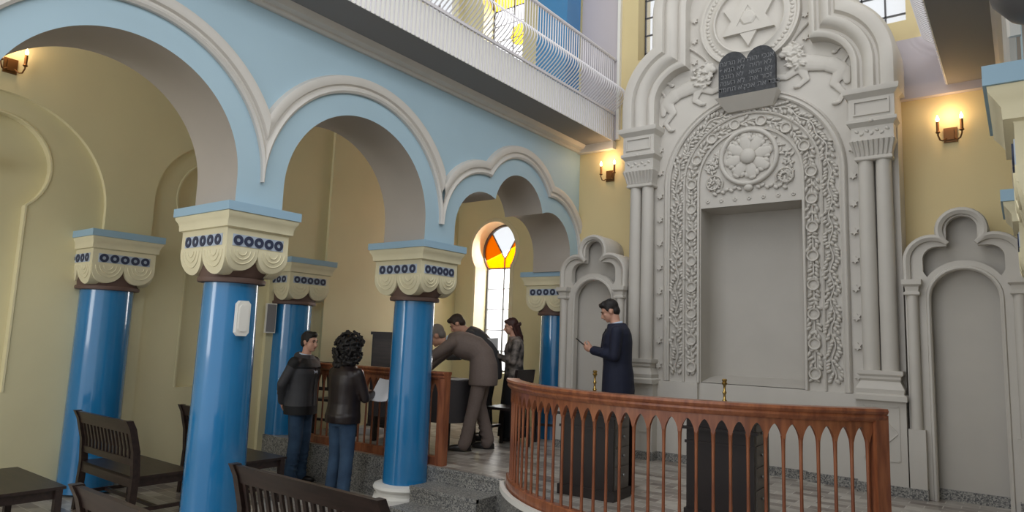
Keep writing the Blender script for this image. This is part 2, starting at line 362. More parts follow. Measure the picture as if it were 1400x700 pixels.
# window of the gallery in the outer wall
r = struct(bpy.data.objects.new('window_3', None)); COL.objects.link(r); r.location = (OX - .11, 7.75, 5.2)
MB().box(-.005, .005, -.36, .36, 0, 3.0).build('pane', M['clear'], r, 0)
m = MB(); [m.box(-.012, .012, -.34, .34, z - .008, z + .008) for z in (.4, .8, 1.2)]; m.box(-.012, .012, -.008, .008, 0, 2.1); m.build('glazing_bar', M['lead'], r, 0)

# nave end wall with two tall windows above the side sconces
wl = rect(-3.76, -3.1, 5.30, 8.0); wr = rect(-1.45, -.80, 5.05, 8.0)
NW = rect(CX - .53, CX + .53, 1.34, 3.24)
b = MB().prism(rect(FX, 4, -.1, 9), [wl, wr, NW], -.35, 0, YM(YE), 0, 0); struct(b.build('wall_end', M['endyel'], None, 0))
for i, (x0, x1, z0) in enumerate(((-3.76, -3.1, 5.3), (-1.45, -.80, 5.05))):
    r = struct(bpy.data.objects.new('window_%d' % (4 + i), None)); COL.objects.link(r); r.location = ((x0 + x1) / 2, YE + .2, z0)
    h = (x1 - x0) / 2; MB().box(-h, h, -.004, .004, 0, 2.6).build('pane', M['clear'], r, 0)
    m = MB(); [m.box(-h, h, -.012, .012, z - .007, z + .007) for z in [.16 + .24 * k for k in range(10)]]; [m.box(x - .008, x + .008, -.012, .012, 0, 2.6) for x in (-h + .01, -.1, .12, h - .01)]; m.build('glazing_bar', M['lead'], r, 0)
# grey-lilac end pieces of the gallery level and the band beneath the right window; wall shade painted in
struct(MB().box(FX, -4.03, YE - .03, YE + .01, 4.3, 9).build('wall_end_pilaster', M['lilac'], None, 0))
b = MB().box(-1.0, rFX, YE - .035, YE + .01, 4.33, 4.83); b.box(-1.0, rFX, YE - .07, YE, 4.2, 4.33); struct(b.build('wall_end_shade_band', M['lilac'], None, 0))
struct(MB().box(-4.03, -3.99, YE - .05, YE + .01, 4.3, 9).build('trim_31', M['white'], None, 0))
# moulding on the end wall at balcony height
struct(MB().box(FX, -4.05, YE - .08, YE, 4.18, 4.28).build('trim_32', M['mould'], None, 0))
# right aisle outer wall
struct(MB().box(2.9, 3.1, -4, YE + .4, 0, 4.9).build('wall_right', M['yellow'], None, 0))
struct(MB().box(rFX + .55, 3.1, -4, YE, 4.62, 4.75).build('ceiling_aisle', M['ceil'], None, 0))

# ------------------------------------------------------------------ balconies
EXL, EXR = -4.07, -.47
for nm, x0, x1 in (('balcony_left', FX, EXL), ('balcony_right', EXR, rFX)):
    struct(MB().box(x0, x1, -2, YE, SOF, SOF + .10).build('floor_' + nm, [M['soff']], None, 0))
def bar_path(s):
    pts = [(0, 0), (0, .36)]
    for k in range(1, 12):
        t = k / 12; pts.append((.185 * sin(pi * t) ** 1.1, .36 + .40 * t))
    pts += [(0, .76), (0, 1.07)]; return [(s * x, 0, z) for x, z in pts]
def balcony_rail(x, s, y0, y1, label, step):
    t = thing('balcony_railing', label, 'railing', (x + s * .012, y0, SOF))
    proto = MB().tube(bar_path(s), .0075, 5).build('baluster', M['gwhite'], t, 60); n = int((y1 - y0) / step)
    for i in range(1, n):
        c = proto.copy(); COL.objects.link(c); c.parent = t; c.location = (0, i * step, 0)
    MB().tube([(0, 0, 1.08), (0, y1 - y0 - .02, 1.08)], .022, 8).build('handrail', M['gwhite'], t)
    MB().box(-.012, .012, 0, y1 - y0 - .02, .34, .37).build('lower_rail', M['gwhite'], t, 0)
    MB().box(-.011 if s > 0 else .005, -.005 if s > 0 else .011, 0, y1 - y0 - .02, .0, .33).build('kerb_panel', M['white'], t, 0)
balcony_rail(EXL, 1, 2.45, YE - .02, 'white wavy-bar metal railing along the left balcony edge', .05)
balcony_rail(EXR, -1, 4.9, YE - .02, 'white wavy-bar railing on the right balcony edge seen from below', .05)
# gallery pier, blue
struct(MB().box(-5.06, FX, 7.03, 7.36, 4.75, 8.9).build('wall_gallery_pier', M['shaft'], None, 0))

# ------------------------------------------------------------------ columns
def shield(b, side, cx, w_, z, hx, mi):
    pass
def make_column(kind):
    """kind: (abacus half x, half y, shaft radius top, bottom, centre offset of faces)"""
    ax, ay, rt, rb, H = kind
    t = thing('column', '', 'column')
    zt = 2.63 - FL
    ab = MB().box(-ax, ax, -ay, ay, zt - .065, zt); ab.build('abacus', M['abacus'], t, 0)
    bx, by = ax - .075, ay - .05
    def ring(x, y, z): return [(-x, -y, z), (x, -y, z), (x, y, z), (-x, y, z)]
    b = MB().grid([ring(ax - .01, ay - .01, zt - .066), ring(ax - .012, ay - .012, zt - .085), ring(ax - .03, ay - .025, zt - .11), ring(bx + .03, by + .02, zt - .135), ring(bx + .028, by + .018, zt - .175), ring(bx + .005, by + .004, zt - .18),
                   ring(bx, by, zt - .185), ring(bx, by, zt - .375)], True, True)
    # lobed shields with incised rings
    zs = zt - .36
    for ax_ in ('x', 'y'):
        L = by if ax_ == 'x' else bx; F = bx if ax_ == 'x' else by
        for s in (-1, 1):
            for q in (-1, 1):
                c = q * L / 2; rr = L / 2 - .002
                pts = [(c + rr, zs + .04)] + [(c + rr, zs)] + arc(c, zs, rr, 0, -180, 16)[1:] + [(c - rr, zs + .04)]
                pts = [(u, zs + (v - zs) * 1.0 if v < zs else v) for u, v in pts]
                if ax_ == 'x': mp = (lambda u, v, w_, s=s, F=F: (s * (F + w_ - max(0, (zs - v)) ** 2 * 1.8), u, v))
                else: mp = (lambda u, v, w_, s=s, F=F: (u, s * (F + w_ - max(0, (zs - v)) ** 1.6 * .5), v))
                b.prism(pts, [], -.09, .004, mp)
                for k, rk in enumerate((.78, .52, .28)):
                    pa = [mp(c + rr * rk * cos(rad(a)), zs + .02 + rr * 1.0 * rk * sin(rad(a)), .006) for a in range(180, 361, 15)]
                    b.tube(pa, .0045, 5)
    b.build('capital', M['cream'], t, 40)
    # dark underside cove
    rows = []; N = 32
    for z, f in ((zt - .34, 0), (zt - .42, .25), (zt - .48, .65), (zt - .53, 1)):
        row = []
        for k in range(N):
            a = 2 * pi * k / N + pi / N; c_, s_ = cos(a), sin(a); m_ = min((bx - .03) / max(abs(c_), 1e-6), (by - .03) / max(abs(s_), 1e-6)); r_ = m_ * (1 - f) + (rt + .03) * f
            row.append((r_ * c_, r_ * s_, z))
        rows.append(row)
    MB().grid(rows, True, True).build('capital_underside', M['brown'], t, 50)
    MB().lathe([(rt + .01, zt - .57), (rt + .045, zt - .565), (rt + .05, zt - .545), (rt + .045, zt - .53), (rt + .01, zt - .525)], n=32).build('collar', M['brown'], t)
    # inlaid ring bands
    for ax_ in ('x', 'y'):
        L = (by if ax_ == 'x' else bx) * .82; F = bx if ax_ == 'x' else by
        for s in (-1, 1):
            mp = (lambda u, v, w_, s=s, F=F: (s * (F + w_), u, v)) if ax_ == 'x' else (lambda u, v, w_, s=s, F=F: (u, s * (F + w_), v))
            m = MB().prism(rect(-L, L, zt - .31, zt - .225), [], -.002, .004, mp, 0, 0); rr = .9 * L / 5
            for k in range(5):
                c = -L + L / 5 * (2 * k + 1); m.prism(arc(c, zt - .2675, min(rr, .041), 0, 345, 23), [arc(c, zt - .2675, min(rr, .041) * .42, 0, 330, 11)], .004, .010, mp, 1, 1)
            m.build('ring_band', [M['panel'], M['navy']], t, 0)
    z0 = .22 if H == 0 else .03
    MB().lathe([(rb, z0)] + [(rb + (rt - rb) * k / 10, z0 + (zt - .57 - z0) * k / 10) for k in range(1, 11)], n=48).build('shaft', M['shaft'], t, 60)
    if H: return t
    bs = MB().lathe([(rb + .10, 0), (rb + .10, .12), (rb + .06, .145)], n=8, a0=pi / 8)
    bs.lathe([(rb + .05, .13), (rb + .055, .17), (rb + .075, .18), (rb + .085, .20), (rb + .075, .225), (rb + .04, .235), (rb + .005, .24)], n=40); bs.build('base', M['white'], t, 40)
    return t
KA = (.395, .305, .198, .218, 0)
colA = make_column(KA); colA.location = (-4.865, 2.845, FL); colA['label'] = 'large foreground blue column with a white box on its shaft'; colA['group'] = 'free-standing blue arcade columns'
dup(colA, (-4.865, 4.82, FL), 0, 'blue arcade column on a white round base beside the terrazzo steps')
dup(colA, (-4.98, 7.58, FL), 0, 'farthest blue arcade column, half hidden behind the left white niche panel')
dup(colA, (2 * CX + 4.865, 2.845, FL), 0, 'right-hand column whose cream capital is cut by the right picture edge')
dup(colA, (2 * CX + 4.865, 4.82, FL), 0, 'right-hand column behind the capital at the picture edge, only a blue corner showing')
KB = (.40, .345, .24, .25, 1)
colB = make_column(KB); colB.location = (-7.43, 3.0, FL); colB['label'] = 'blue half column against the yellow aisle wall behind the bench'; colB['group'] = 'blue wall columns of the aisle'
dup(colB, (-7.43, 5.20, FL), 0, 'blue wall column behind the man in the charcoal jacket')
struct(MB().box(OX, OX + .075, -1, 4.9, FL, .17).build('baseboard_left', M['terr'], None, 0))


# ------------------------------------------------------------------ the ark
def make_ark():
    y0 = 7.12
    t = thing('torah_ark', 'tall carved white plaster ark with a keyhole arch and empty central niche', 'ark', (CX, y0, PF))
    def mp(u, v, w_): return (u, -w_, v - PF)
    def opath(d, n=14):
        r1 = .38 + d; th = math.degrees(math.acos(min(1, (.66 + d - .66) / r1)))
        L = [(-1.04 - d, 4.22)] + [(-.66 - r1 * cos(rad(a)), 4.5 + r1 * sin(rad(a))) for a in [th * k / n for k in range(n + 1)]]
        zt = 5.55
        U = [(-.66 - d, zt)] + arc(0, zt, .66 + d, 180, 90, n)
        h = L + U; return h + [(-x, z) for x, z in h[:-1]][::-1]
    niche = rect(-.53, .53, 1.34, 3.24)
    body = opath(.36); body = [(-1.40, PF)] + body + [(1.40, PF)]
    MB().prism(body, [niche], -(YE - y0), 0, mp).build('back_panel', M['ark'], t, 30)
    # niche lining
    m = MB(); cur = [(-.528, -.002), (-.528, -.24)] + [(-.368 + .16 * cos(rad(a)), -.24 - .18 * sin(rad(a))) for a in range(170, 89, -10)] + [(.368 + .16 * cos(rad(a)), -.24 - .18 * sin(rad(a))) for a in range(90, 9, -10)] + [(.528, -.24), (.528, -.002)]
    m.grid([[mp(u, z, w_) for u, w_ in cur] for z in (1.345, 3.235)])
    for z in (1.345, 3.235): m.add([mp(u, z, w_) for u, w_ in cur], [tuple(range(len(cur)))])
    m.add([mp(-.53, 1.346, 0), mp(.53, 1.346, 0), mp(.53, 1.42, -.42), mp(-.53, 1.42, -.42)], [(0, 1, 2, 3)])
    m.build('niche', M['arkd'], t, 30)
    # outer keyhole mouldings
    prof = [(0, -.02), (0, .14), (.03, .165), (.055, .165), (.07, .12), (.095, .12), (.115, .17), (.16, .205), (.20, .205), (.215, .16), (.24, .16), (.26, .205), (.32, .225), (.37, .21), (.40, .16), (.40, -.3)]
    MB().sweep(opath, prof, mp).build('arch_moulding', M['ark'], t, 40)
    # recessed round arch band and its beads
    def rp(rr): return lambda d: [(-(rr + d), 1.34)] + arc(0, 3.52, rr + d, 180, 0, 40) + [((rr + d), 1.34)]
    MB().sweep(rp(.885), [(0, 0), (0, .03), (.015, .042), (.035, .03), (.043, .03), (.055, .045), (.07, .03), (.075, 0)], mp).build('arch_bead', M['ark'], t, 40)
    MB().sweep(rp(.71), [(0, 0), (0, .022), (.012, .03), (.024, .022), (.024, 0)], mp).build('arch_bead', M['ark'], t, 40)
    MB().sweep(rp(.54), [(0, 0), (0, .03), (.02, .035), (.03, .02), (.03, 0)], mp).build('arch_bead', M['ark'], t, 40)
    # leafy vine band
    def along(rr, s):
        L1 = 3.52 - 1.42
        if s < L1: return (-rr, 1.42 + s), (0, 1)
        s2 = s - L1
        if s2 < pi * rr: a = pi - s2 / rr; return (rr * cos(a), 3.52 + rr * sin(a)), (sin(a), -cos(a))
        return (rr, 3.52 - (s2 - pi * rr)), (0, -1)
    m = MB(); rr = .80; tot = 2 * (3.52 - 1.42) + pi * rr; n = int(tot / .031); random.seed(3); vine = []
    for i in range(n):
        s = tot * (i + .5) / n; (u, v), (tu, tv) = along(rr, s); nu, nv = -tv, tu; o_ = .018 * sin(s * 22); vine.append(mp(u + nu * o_, v + nv * o_, .018))
        for q in (-1, 1):
            if random.random() < .05: continue
            k = q * (.018 + random.random() * .045); ang = atan2(tv, tu) + q * random.uniform(.5, 1.1)
            R = Matrix.Rotation(-ang, 3, 'Y'); m.ell(mp(u + nu * (o_ + k), v + nv * (o_ + k), .014), (.030, .022, .017), R, 8, 5)
    m.tube(vine, .009, 5); m.build('vine_band', M['ark'], t, 60)
    # discs with leaf sprays
    rr = .63; ds = [(-rr, 1.50 + .29 * k) for k in range(7)] + [(rr * cos(pi - k * pi / 7), 3.52 + rr * sin(pi - k * pi / 7)) for k in range(0, 8)] + [(rr, 1.50 + .29 * k) for k in range(7)]
    proto = None
    for u, v in ds:
        if proto is None:
            m = MB().lathe([(.058, 0), (.062, .026), (.056, .042), (.044, .038), (.037, .016), (.026, .018), (.0, .028)], n=20, axis='y'); proto = m.build('disc', M['ark'], t, 50); c = proto
        else: c = proto.copy(); COL.objects.link(c); c.parent = t
        c.location = mp(u, v, .0)
    m = MB(); n = 150; tot = 2 * (3.52 - 1.42) + pi * rr
    for i in range(n):
        s = tot * (i + .5) / n; (u, v), (tu, tv) = along(rr, s); nu, nv = -tv, tu
        if min((u - a) ** 2 + (v - b_) ** 2 for a, b_ in ds) < .052 ** 2: continue
        for q in (-1, 1):
            k = q * random.uniform(.012, .056); ang = atan2(tv, tu) + q * random.uniform(.2, 1.2); R = Matrix.Rotation(-ang, 3, 'Y'); m.ell(mp(u + nu * k, v + nv * k, .012), (.036, .024, .017), R, 8, 5)
    m.tube([mp(*along(rr, tot * k / 80)[0], .006) for k in range(81)], .012, 6); m.build('leaf_band', M['ark'], t, 60)
    # tympanum: rosette, scrolls
    RZ = 3.76
    m = MB().lathe([(.001, .008), (.27, .008), (.27, .03), (.285, .045), (.305, .045), (.32, .03), (.32, 0)][::-1], c=mp(0, RZ, 0), n=40, axis='y'); m.build('rosette_ring', M['ark'], t, 50)
    m = MB().ell(mp(0, RZ, .04), (.085, .045, .085), None, 20, 12)
    for k in range(8):
        a = pi / 4 * k + .2; R = Matrix.Rotation(-a, 3, 'Y')
        m.ell(mp(.16 * cos(a), RZ + .16 * sin(a), .026), (.10, .016, .062), R, 14, 8); m.ell(mp(.235 * cos(a), RZ + .235 * sin(a), .026), (.022, .014, .04), R, 10, 6)
        for q in (-.28, .28): m.ell(mp(.2 * cos(a + q), RZ + .2 * sin(a + q), .025), (.035, .014, .025), R, 8, 5)
    m.build('rosette', M['ark'], t, 60)
    m = MB()
    for s in (-1, 1):
        c = (s * .38, 3.50)
        m.tube([mp(c[0] + s * (.03 + .075 * k / 16) * cos(k * .62), c[1] + (.03 + .075 * k / 16) * sin(k * .62), .02) for k in range(17)], .011, 6)
        for k in range(9):
            a = k * .7; R = Matrix.Rotation(-a, 3, 'Y'); m.ell(mp(c[0] + .06 * cos(a), c[1] + .06 * sin(a), .015), (.03, .014, .012), R, 8, 5)
        for k in range(16):
            a = rad(20 + 5.2 * k); rr_ = .42 + .02 * sin(k * 2); R = Matrix.Rotation(-(pi - a if s < 0 else a) + .8 * (-1) ** k, 3, 'Y')
            x = s * rr_ * cos(a) * .98; z = 3.52 + rr_ * sin(a) * 1.12
            m.ell(mp(x, z, .012), (.035, .014, .014), R, 8, 5)
        for k in range(7): m.ell(mp(s * (.1 + .045 * k), 3.42 - .006 * k + .02 * (k % 2), .014), (.03, .014, .018), Matrix.Rotation(.6 * (-1) ** k, 3, 'Y'), 8, 5)
    for k in range(120):
        a = random.uniform(rad(-30), rad(210)); r_ = random.uniform(.35, .47); x, z = r_ * cos(a), 3.66 + r_ * sin(a) * .92
        if z < 3.42 or x * x + (z - 3.52) ** 2 > .50 ** 2 and z > 3.52 or abs(x) > .5: continue
        m.ell(mp(x, z, .012), (.032, .013, .013), Matrix.Rotation(random.uniform(0, pi), 3, 'Y'), 8, 5)
    m.ell(mp(0, 3.42, .02), (.05, .03, .04)); m.build('scroll_ornament', M['ark'], t, 60)
    for k in range(7):   # little flowers on the lintel
        m = MB(); u = -.45 + .15 * k
        for q in range(6): a = q * pi / 3; m.ell((.014 * cos(a), 0, .014 * sin(a)), (.011, .008, .011), None, 6, 5)
        o = m.build('lintel_flower', M['ark'], t, 60); o.location = mp(u, 3.31, .004)
    # column of small stars either side
    sp = []
    for k in range(12): a = rad(30 * k + 90); r_ = .038 if k % 2 == 0 else .022; sp.append((r_ * cos(a), r_ * sin(a)))
    proto = None
    for s in (-1, 1):
        for z in [1.5 + .275 * k for k in range(11)] + ([4.95, 5.2, 5.45] if 1 else []):
            if proto is None: proto = MB().prism(sp, [], 0, .03, lambda u, v, w_: (u, -w_, v)).build('star', M['ark'], t, 0); c = proto
            else: c = proto.copy(); COL.objects.link(c); c.parent = t
            c.location = mp(s * (1.01 if z < 4.6 else .60), z, 0)
    # paired shafts, capitals, pedestals
    for s in (-1, 1):
        for u in (1.135, 1.285):
            MB().lathe([(.072, 0), (.072, 1.0), (.066, 1.98)], c=(0, 0, 0), n=24).build('shaft', M['ark'], t, 60, mp(s * u, 1.56, .08))
        e = 1.21 * s
        def ringr(hw, w_, z): return [mp(e - hw, z, -.0), mp(e - hw, z, w_), mp(e + hw, z, w_), mp(e + hw, z, 0)]
        MB().grid([ringr(*q) for q in ((.15, .15, 3.53), (.16, .16, 3.54), (.16, .16, 3.56), (.15, .15, 3.575), (.155, .16, 3.62), (.175, .185, 3.69), (.185, .195, 3.715), (.185, .195, 3.735), (.18, .175, 3.74), (.18, .175, 3.85), (.19, .19, 3.865), (.215, .215, 3.89), (.215, .215, 3.92),
             (.195, .19, 3.93), (.195, .19, 4.13), (.2, .2, 4.14), (.235, .235, 4.175), (.24, .24, 4.20), (.24, .24, 4.225))], True, True).build('pillar_capital', M['ark'], t, 20)
        m = MB()
        for k in range(9): u = e - .15 + .0375 * k; m.tube([mp(u, 3.575, .155), mp(u + (u - e) * .08, 3.64, .168), mp(u + (u - e) * .2, 3.715, .198)], [.008, .012, .017], 6)
        for k in range(7): m.ell(mp(e - .13 + .043 * k, 3.795 + .015 * (-1) ** k, .178), (.022, .01, .014), Matrix.Rotation(.7 * (-1) ** k, 3, 'Y'), 8, 5)
        m.ell(mp(e, 3.895, .215), (.02, .012, .016)); m.prism(rect(e - .17, e + .17, 3.70, 3.90), [], .15, .176, mp); m.build('capital_flutes', M['ark'], t, 60)
        MB().sweep(lambda d, e=e: [(e - .14 - d, 3.975 - d), (e + .14 + d, 3.975 - d), (e + .14 + d, 4.09 + d), (e - .14 - d, 4.09 + d), (e - .14 - d, 3.975 - d)], [(0, .185), (0, .205), (.015, .205), (.015, .185)], mp).build('panel_frame', M['ark'], t, 0)
        MB().grid([ringr(*q) for q in ((.215, .22, 1.30), (.215, .22, 1.345), (.19, .19, 1.36), (.195, .195, 1.40), (.16, .15, 1.47), (.165, .165, 1.49), (.165, .165, 1.51), (.185, .18, 1.53), (.185, .18, 1.565))], True, True).build('pillar_base', M['ark'], t, 25)
        MB().prism(rect(e - .20, e + .20, PF, 1.31), [], -.05, .17, mp).build('pedestal', M['ark'], t, 0)
        m = MB()
        for p, q in (((-.14, 1.25), (.14, 1.25)), ((.14, 1.25), (.14, .78)), ((.14, .78), (-.14, .78)), ((-.14, .78), (-.14, 1.25)), ((-.09, 1.25), (.13, 1.02)), ((.13, 1.02), (-.09, .80))):
            m.tube([mp(e + p[0], p[1], .17), mp(e + q[0], q[1], .17)], .010, 4)
        m.build('pedestal_tracery', M['ark'], t, 0)
    # plain dado beneath the niche
    MB().prism(rect(-1.02, -.55, PF, 1.335), [], -.01, .05, mp).build('dado', M['ark'], t, 0)
    MB().prism(rect(.55, 1.02, PF, 1.335), [], -.01, .05, mp).build('dado', M['ark'], t, 0)
    MB().prism(rect(-1.41, 1.41, PF, PF + .095), [], -.02, .19, lambda u, v, w_: mp(u, v, w_ if abs(u) > 1.0 else w_)).build('stone_skirting', M['terr'], t, 0) if 0 else None
    for a_, b_, w_ in ((-1.42, -1.0, .18), (-1.0, -.55, .06), (-.55, .55, .012), (.55, 1.0, .06), (1.0, 1.42, .18)):
        MB().prism(rect(a_, b_, PF, PF + .09), [], -.02, w_, mp).build('stone_skirting', M['terr'], t, 0)
    # medallion with the six-pointed star
    SZ = 5.31
    m = MB().lathe([(.001, .008), (.37, .008), (.37, .05), (.385, .06), (.40, .05), (.42, .035), (.50, .035), (.515, .055), (.54, .055), (.55, 0)][::-1], c=mp(.02, SZ, 0), n=56, axis='y')
    m.build('medallion_ring', M['ark'], t, 50)
    m = MB()
    for k in range(64):
        a = 2 * pi * k / 64; m.ell(mp(.02 + .46 * cos(a), SZ + .46 * sin(a), .035), (.028, .014, .018), Matrix.Rotation(-a - .9 * (-1) ** k, 3, 'Y'), 8, 5)
    m.build('medallion_wreath', M['ark'], t, 60)
    m = MB()
    for s in (1, -1):
        o3 = [(.02 + .32 * cos(rad(90 * s + 120 * k)), SZ + .32 * sin(rad(90 * s + 120 * k))) for k in range(3)]; i3 = [(.02 + .145 * cos(rad(90 * s + 120 * k)), SZ + .145 * sin(rad(90 * s + 120 * k))) for k in range(3)]
        for k in range(3): q = (k + 1) % 3; m.prism([o3[k], o3[q], i3[q], i3[k]], [], 0, .06 + .004 * s, mp)
    m.build('star_of_david', M['ark'], t, 0)
    m = MB().lathe([(.001, .03), (.095, .03), (.095, .062), (.075, .075), (.001, .08)][::-1], c=mp(.02, SZ, 0), n=6, axis='y'); m.build('star_boss', M['ark'], t, 0)
    # curved ribs beside the medallion
    m = MB()
    for s in (-1, 1): m.tube([mp(s * (.68 - .28 * sin(k / 10 * 1.4)), 5.15 - .33 * k / 10, .012) for k in range(11)], .014, 6)
    m.build('curved_rib', M['ark'], t, 60)
    # lions
    for s in (-1, 1):
        m = MB(); f = .42
        def P(u, v, w_=.02): return (s * u, -w_ / f, v)
        m.ell(P(.43, 4.83, .04), (.075, .10, .065)); m.ell(P(.37, 4.80, .05), (.04, .08, .033)); m.ell(P(.385, 4.865, .05), (.02, .05, .02)); m.ell(P(.45, 4.895, .05), (.018, .05, .025))
        for k in range(60):
            a = random.uniform(0, 2 * pi); r_ = random.uniform(.03, .145); m.ell(P(.50 + r_ * cos(a) * .9, 4.76 + r_ * sin(a), .045 + random.uniform(0, .03)), (.030, .05, .012), Matrix.Rotation(random.uniform(-1, 1), 3, 'Y'), 8, 5)
        m.cap(P(.52, 4.70, .02), P(.86, 4.60, .02), .10, .07); m.cap(P(.84, 4.60), P(.93, 4.54), .085, .07)
        m.cap(P(.50, 4.62), P(.40, 4.56), .05, .035); m.cap(P(.40, 4.56), P(.30, 4.58), .034, .03); m.ell(P(.285, 4.585), (.035, .07, .025))
        m.cap(P(.56, 4.60), P(.60, 4.50), .05, .035); m.cap(P(.60, 4.50), P(.52, 4.44), .032, .028); m.ell(P(.50, 4.435), (.035, .07, .022))
        m.cap(P(.93, 4.52), P(.86, 4.40), .07, .045); m.cap(P(.86, 4.40), P(.95, 4.28), .04, .03); m.cap(P(.95, 4.28), P(.90, 4.20), .028, .026); m.ell(P(.87, 4.19), (.04, .07, .022))
        m.cap(P(.97, 4.52), P(.98, 4.40), .05, .035)
        tp = [(.95, 4.60), (1.0, 4.68), (.99, 4.76), (.92, 4.77), (.88, 4.73)]
        for a_, b_ in zip(tp, tp[1:]): m.cap(P(*a_), P(*b_), .017, .017)
        m.ell(P(.87, 4.73), (.03, .05, .022))
        m.v = [(x, y * f * .8, z - PF) for x, y, z in m.v]
        remesh(m, 'lion_relief', M['ark'], t, .0065, 1, .5)
    # tablets on a sloping ledge
    tz, lw = 4.40, .30; tx = .03
    pts = [(tx - lw, tz), (tx + lw, tz), (tx + lw, tz + .36)] + arc(tx + lw / 2, tz + .36, lw / 2, 0, 180, 14)[1:] + arc(tx - lw / 2, tz + .36, lw / 2, 0, 180, 14)[1:]
    o = MB().prism(pts, [], .10, .16, mp).build('tablets', M['slate'], t, 0); o['label'] = 'dark grey twin tablets with worn lettering'
    MB().add([mp(tx - .33, tz, .06), mp(tx + .33, tz, .06), mp(tx + .33, tz, .20), mp(tx - .33, tz, .20), mp(tx - .24, tz - .13, 0), mp(tx + .24, tz - .13, 0), mp(tx + .24, tz - .13, .06), mp(tx - .24, tz - .13, .06), ],
             [(0, 1, 2, 3), (4, 7, 6, 5), (3, 2, 6, 7), (0, 3, 7, 4), (1, 5, 6, 2), (0, 4, 5, 1)]).build('tablet_ledge', M['ark'], t, 0)
    right = ['אנכי יהוה', 'לא יהיה', 'לא תשא', 'זכור את', 'כבד את אביך']; left = ['לא תרצח', 'לא תנאף', 'לא תגנב', 'לא תענה', 'לא תחמד']
    for cx_, rows in ((tx - lw / 2, left), (tx + lw / 2, right)):
        cu = bpy.data.curves.new('lettering', 'FONT'); cu.body = '\n'.join(x[::-1] for x in rows); cu.align_x = 'CENTER'; cu.size = .074; cu.space_line = 1.0; cu.extrude = .001
        o = bpy.data.objects.new('lettering', cu); COL.objects.link(o); me = bpy.data.meshes.new_from_object(o.evaluated_get(bpy.context.evaluated_depsgraph_get()))
        bpy.data.objects.remove(o); o = bpy.data.objects.new('lettering', me); me.materials.append(M['letter']); COL.objects.link(o); o.parent = t
        o.location = mp(cx_, tz + .365, .162); o.rotation_euler = (pi / 2, 0, 0)
    return t
make_ark()

def make_panel(cx, label):
    y0 = 7.02; t = thing('niche_panel', label, 'wall panel', (cx, y0, PF))
    def mp(u, v, w_): return (u, -w_, v - PF)
    def tre(d, n=10):
        r1, r2_ = .22 + d, .19 + d; ux, uz, mz = .225, 2.56, 2.82
        L = sqrt(ux * ux + (mz - uz) ** 2); a = (r1 ** 2 - r2_ ** 2 + L * L) / (2 * L); h = sqrt(max(r1 * r1 - a * a, 0)); ex, ez = ux / L, (mz - uz) / L
        qx, qz = -ux + ex * a - ez * h, uz + ez * a + ex * h; aa = math.degrees(atan2(qz - uz, qx + ux)); ab = math.degrees(atan2(qz - mz, qx)) % 360
        left = [(-ux - r1, 2.36)] + arc(-ux, uz, r1, 180, aa, n); mid = arc(0, mz, r2_, ab, 180 - ab, n * 2); return left + mid + [(-x, z) for x, z in left][::-1]
    def trin(): 
        left = [(-.30, 2.46)] + arc(-.19, 2.57, .11, 180, 90, 8) + [(-.115, 2.68)]; mid = arc(0, 2.83, .115, 180, 0, 16)
        return left + mid + [(-x, z) for x, z in left][::-1]
    nic = [(.255, PF)] + arc(0, 2.22, .255, 0, 180, 24) + [(-.255, PF)]
    bot = arc(0, 2.22, .33, 35, 145, 12)
    recess = trin() + [(x, z) for x, z in bot]
    body = [(-.445, PF)] + [(u, v) for u, v in tre(0)] + [(.445, PF)]
    front = [(-.445, PF)] + tre(0) + [(.445, PF)] + [(.255, PF)] + arc(0, 2.22, .255, 0, 180, 24) + [(-.255, PF)]
    MB().prism(front, [recess], -.08, 0, mp).build('front_panel', M['ark'], t, 30)
    MB().prism(body, [], -.41, -.14, mp).build('back_panel', M['arkd'], t, 30)
    MB().prism(tre(-.02), [nic[1:-1] if 0 else [(x, max(z, 2.0)) for x, z in nic]], -.16, -.07, mp).build('inner_panel', M['arkd'], t, 30) if 0 else None
    MB().sweep(lambda d: tre(d), [(-.05, -.02), (-.05, .03), (-.02, .05), (.0, .045), (.01, .02), (.01, -.3)], mp).build('trefoil_moulding', M['ark'], t, 40)
    MB().sweep(lambda d: [(.255 + d, PF)] + arc(0, 2.22, .255 + d, 0, 180, 24) + [(-.255 - d, PF)], [(-.006, -.08), (-.006, .0), (.006, .014), (.022, .012), (.03, 0), (.03, -.08)], mp).build('arch_moulding', M['ark'], t, 40)
    for s in (-1, 1):
        e = .385 * s; MB().lathe([(.045, 0), (.045, 1.19)], n=20).build('colonnette', M['ark'], t, 60, mp(e, 1.07, .03))
        def rg(h, w_, z): return [mp(e - h, z, 0), mp(e - h, z, w_), mp(e + h, z, w_), mp(e + h, z, 0)]
        MB().grid([rg(*q) for q in ((.05, .07, 2.24), (.062, .085, 2.25), (.062, .085, 2.27), (.05, .07, 2.28), (.055, .075, 2.32), (.075, .1, 2.34), (.078, .1, 2.385), (.05, .05, 2.39))], True, True).build('colonnette_capital', M['ark'], t, 25)
        MB().prism(rect(e - .065, e + .065, PF, 1.07), [], -.01, .07, mp).build('colonnette_block', M['ark'], t, 0)
        MB().prism(rect(e - .07, e + .07, PF, PF + .09), [], -.03, .085, mp).build('stone_skirting', M['terr'], t, 0)
    MB().prism(rect(-.255, .255, PF, PF + .09), [], -.14, -.12, mp).build('stone_skirting', M['terr'], t, 0)
make_panel(2 * CX + .42 + .02, 'white trefoil-topped niche panel left of the ark behind the man in navy')
make_panel(-.40, 'white trefoil-topped niche panel at the right of the ark')

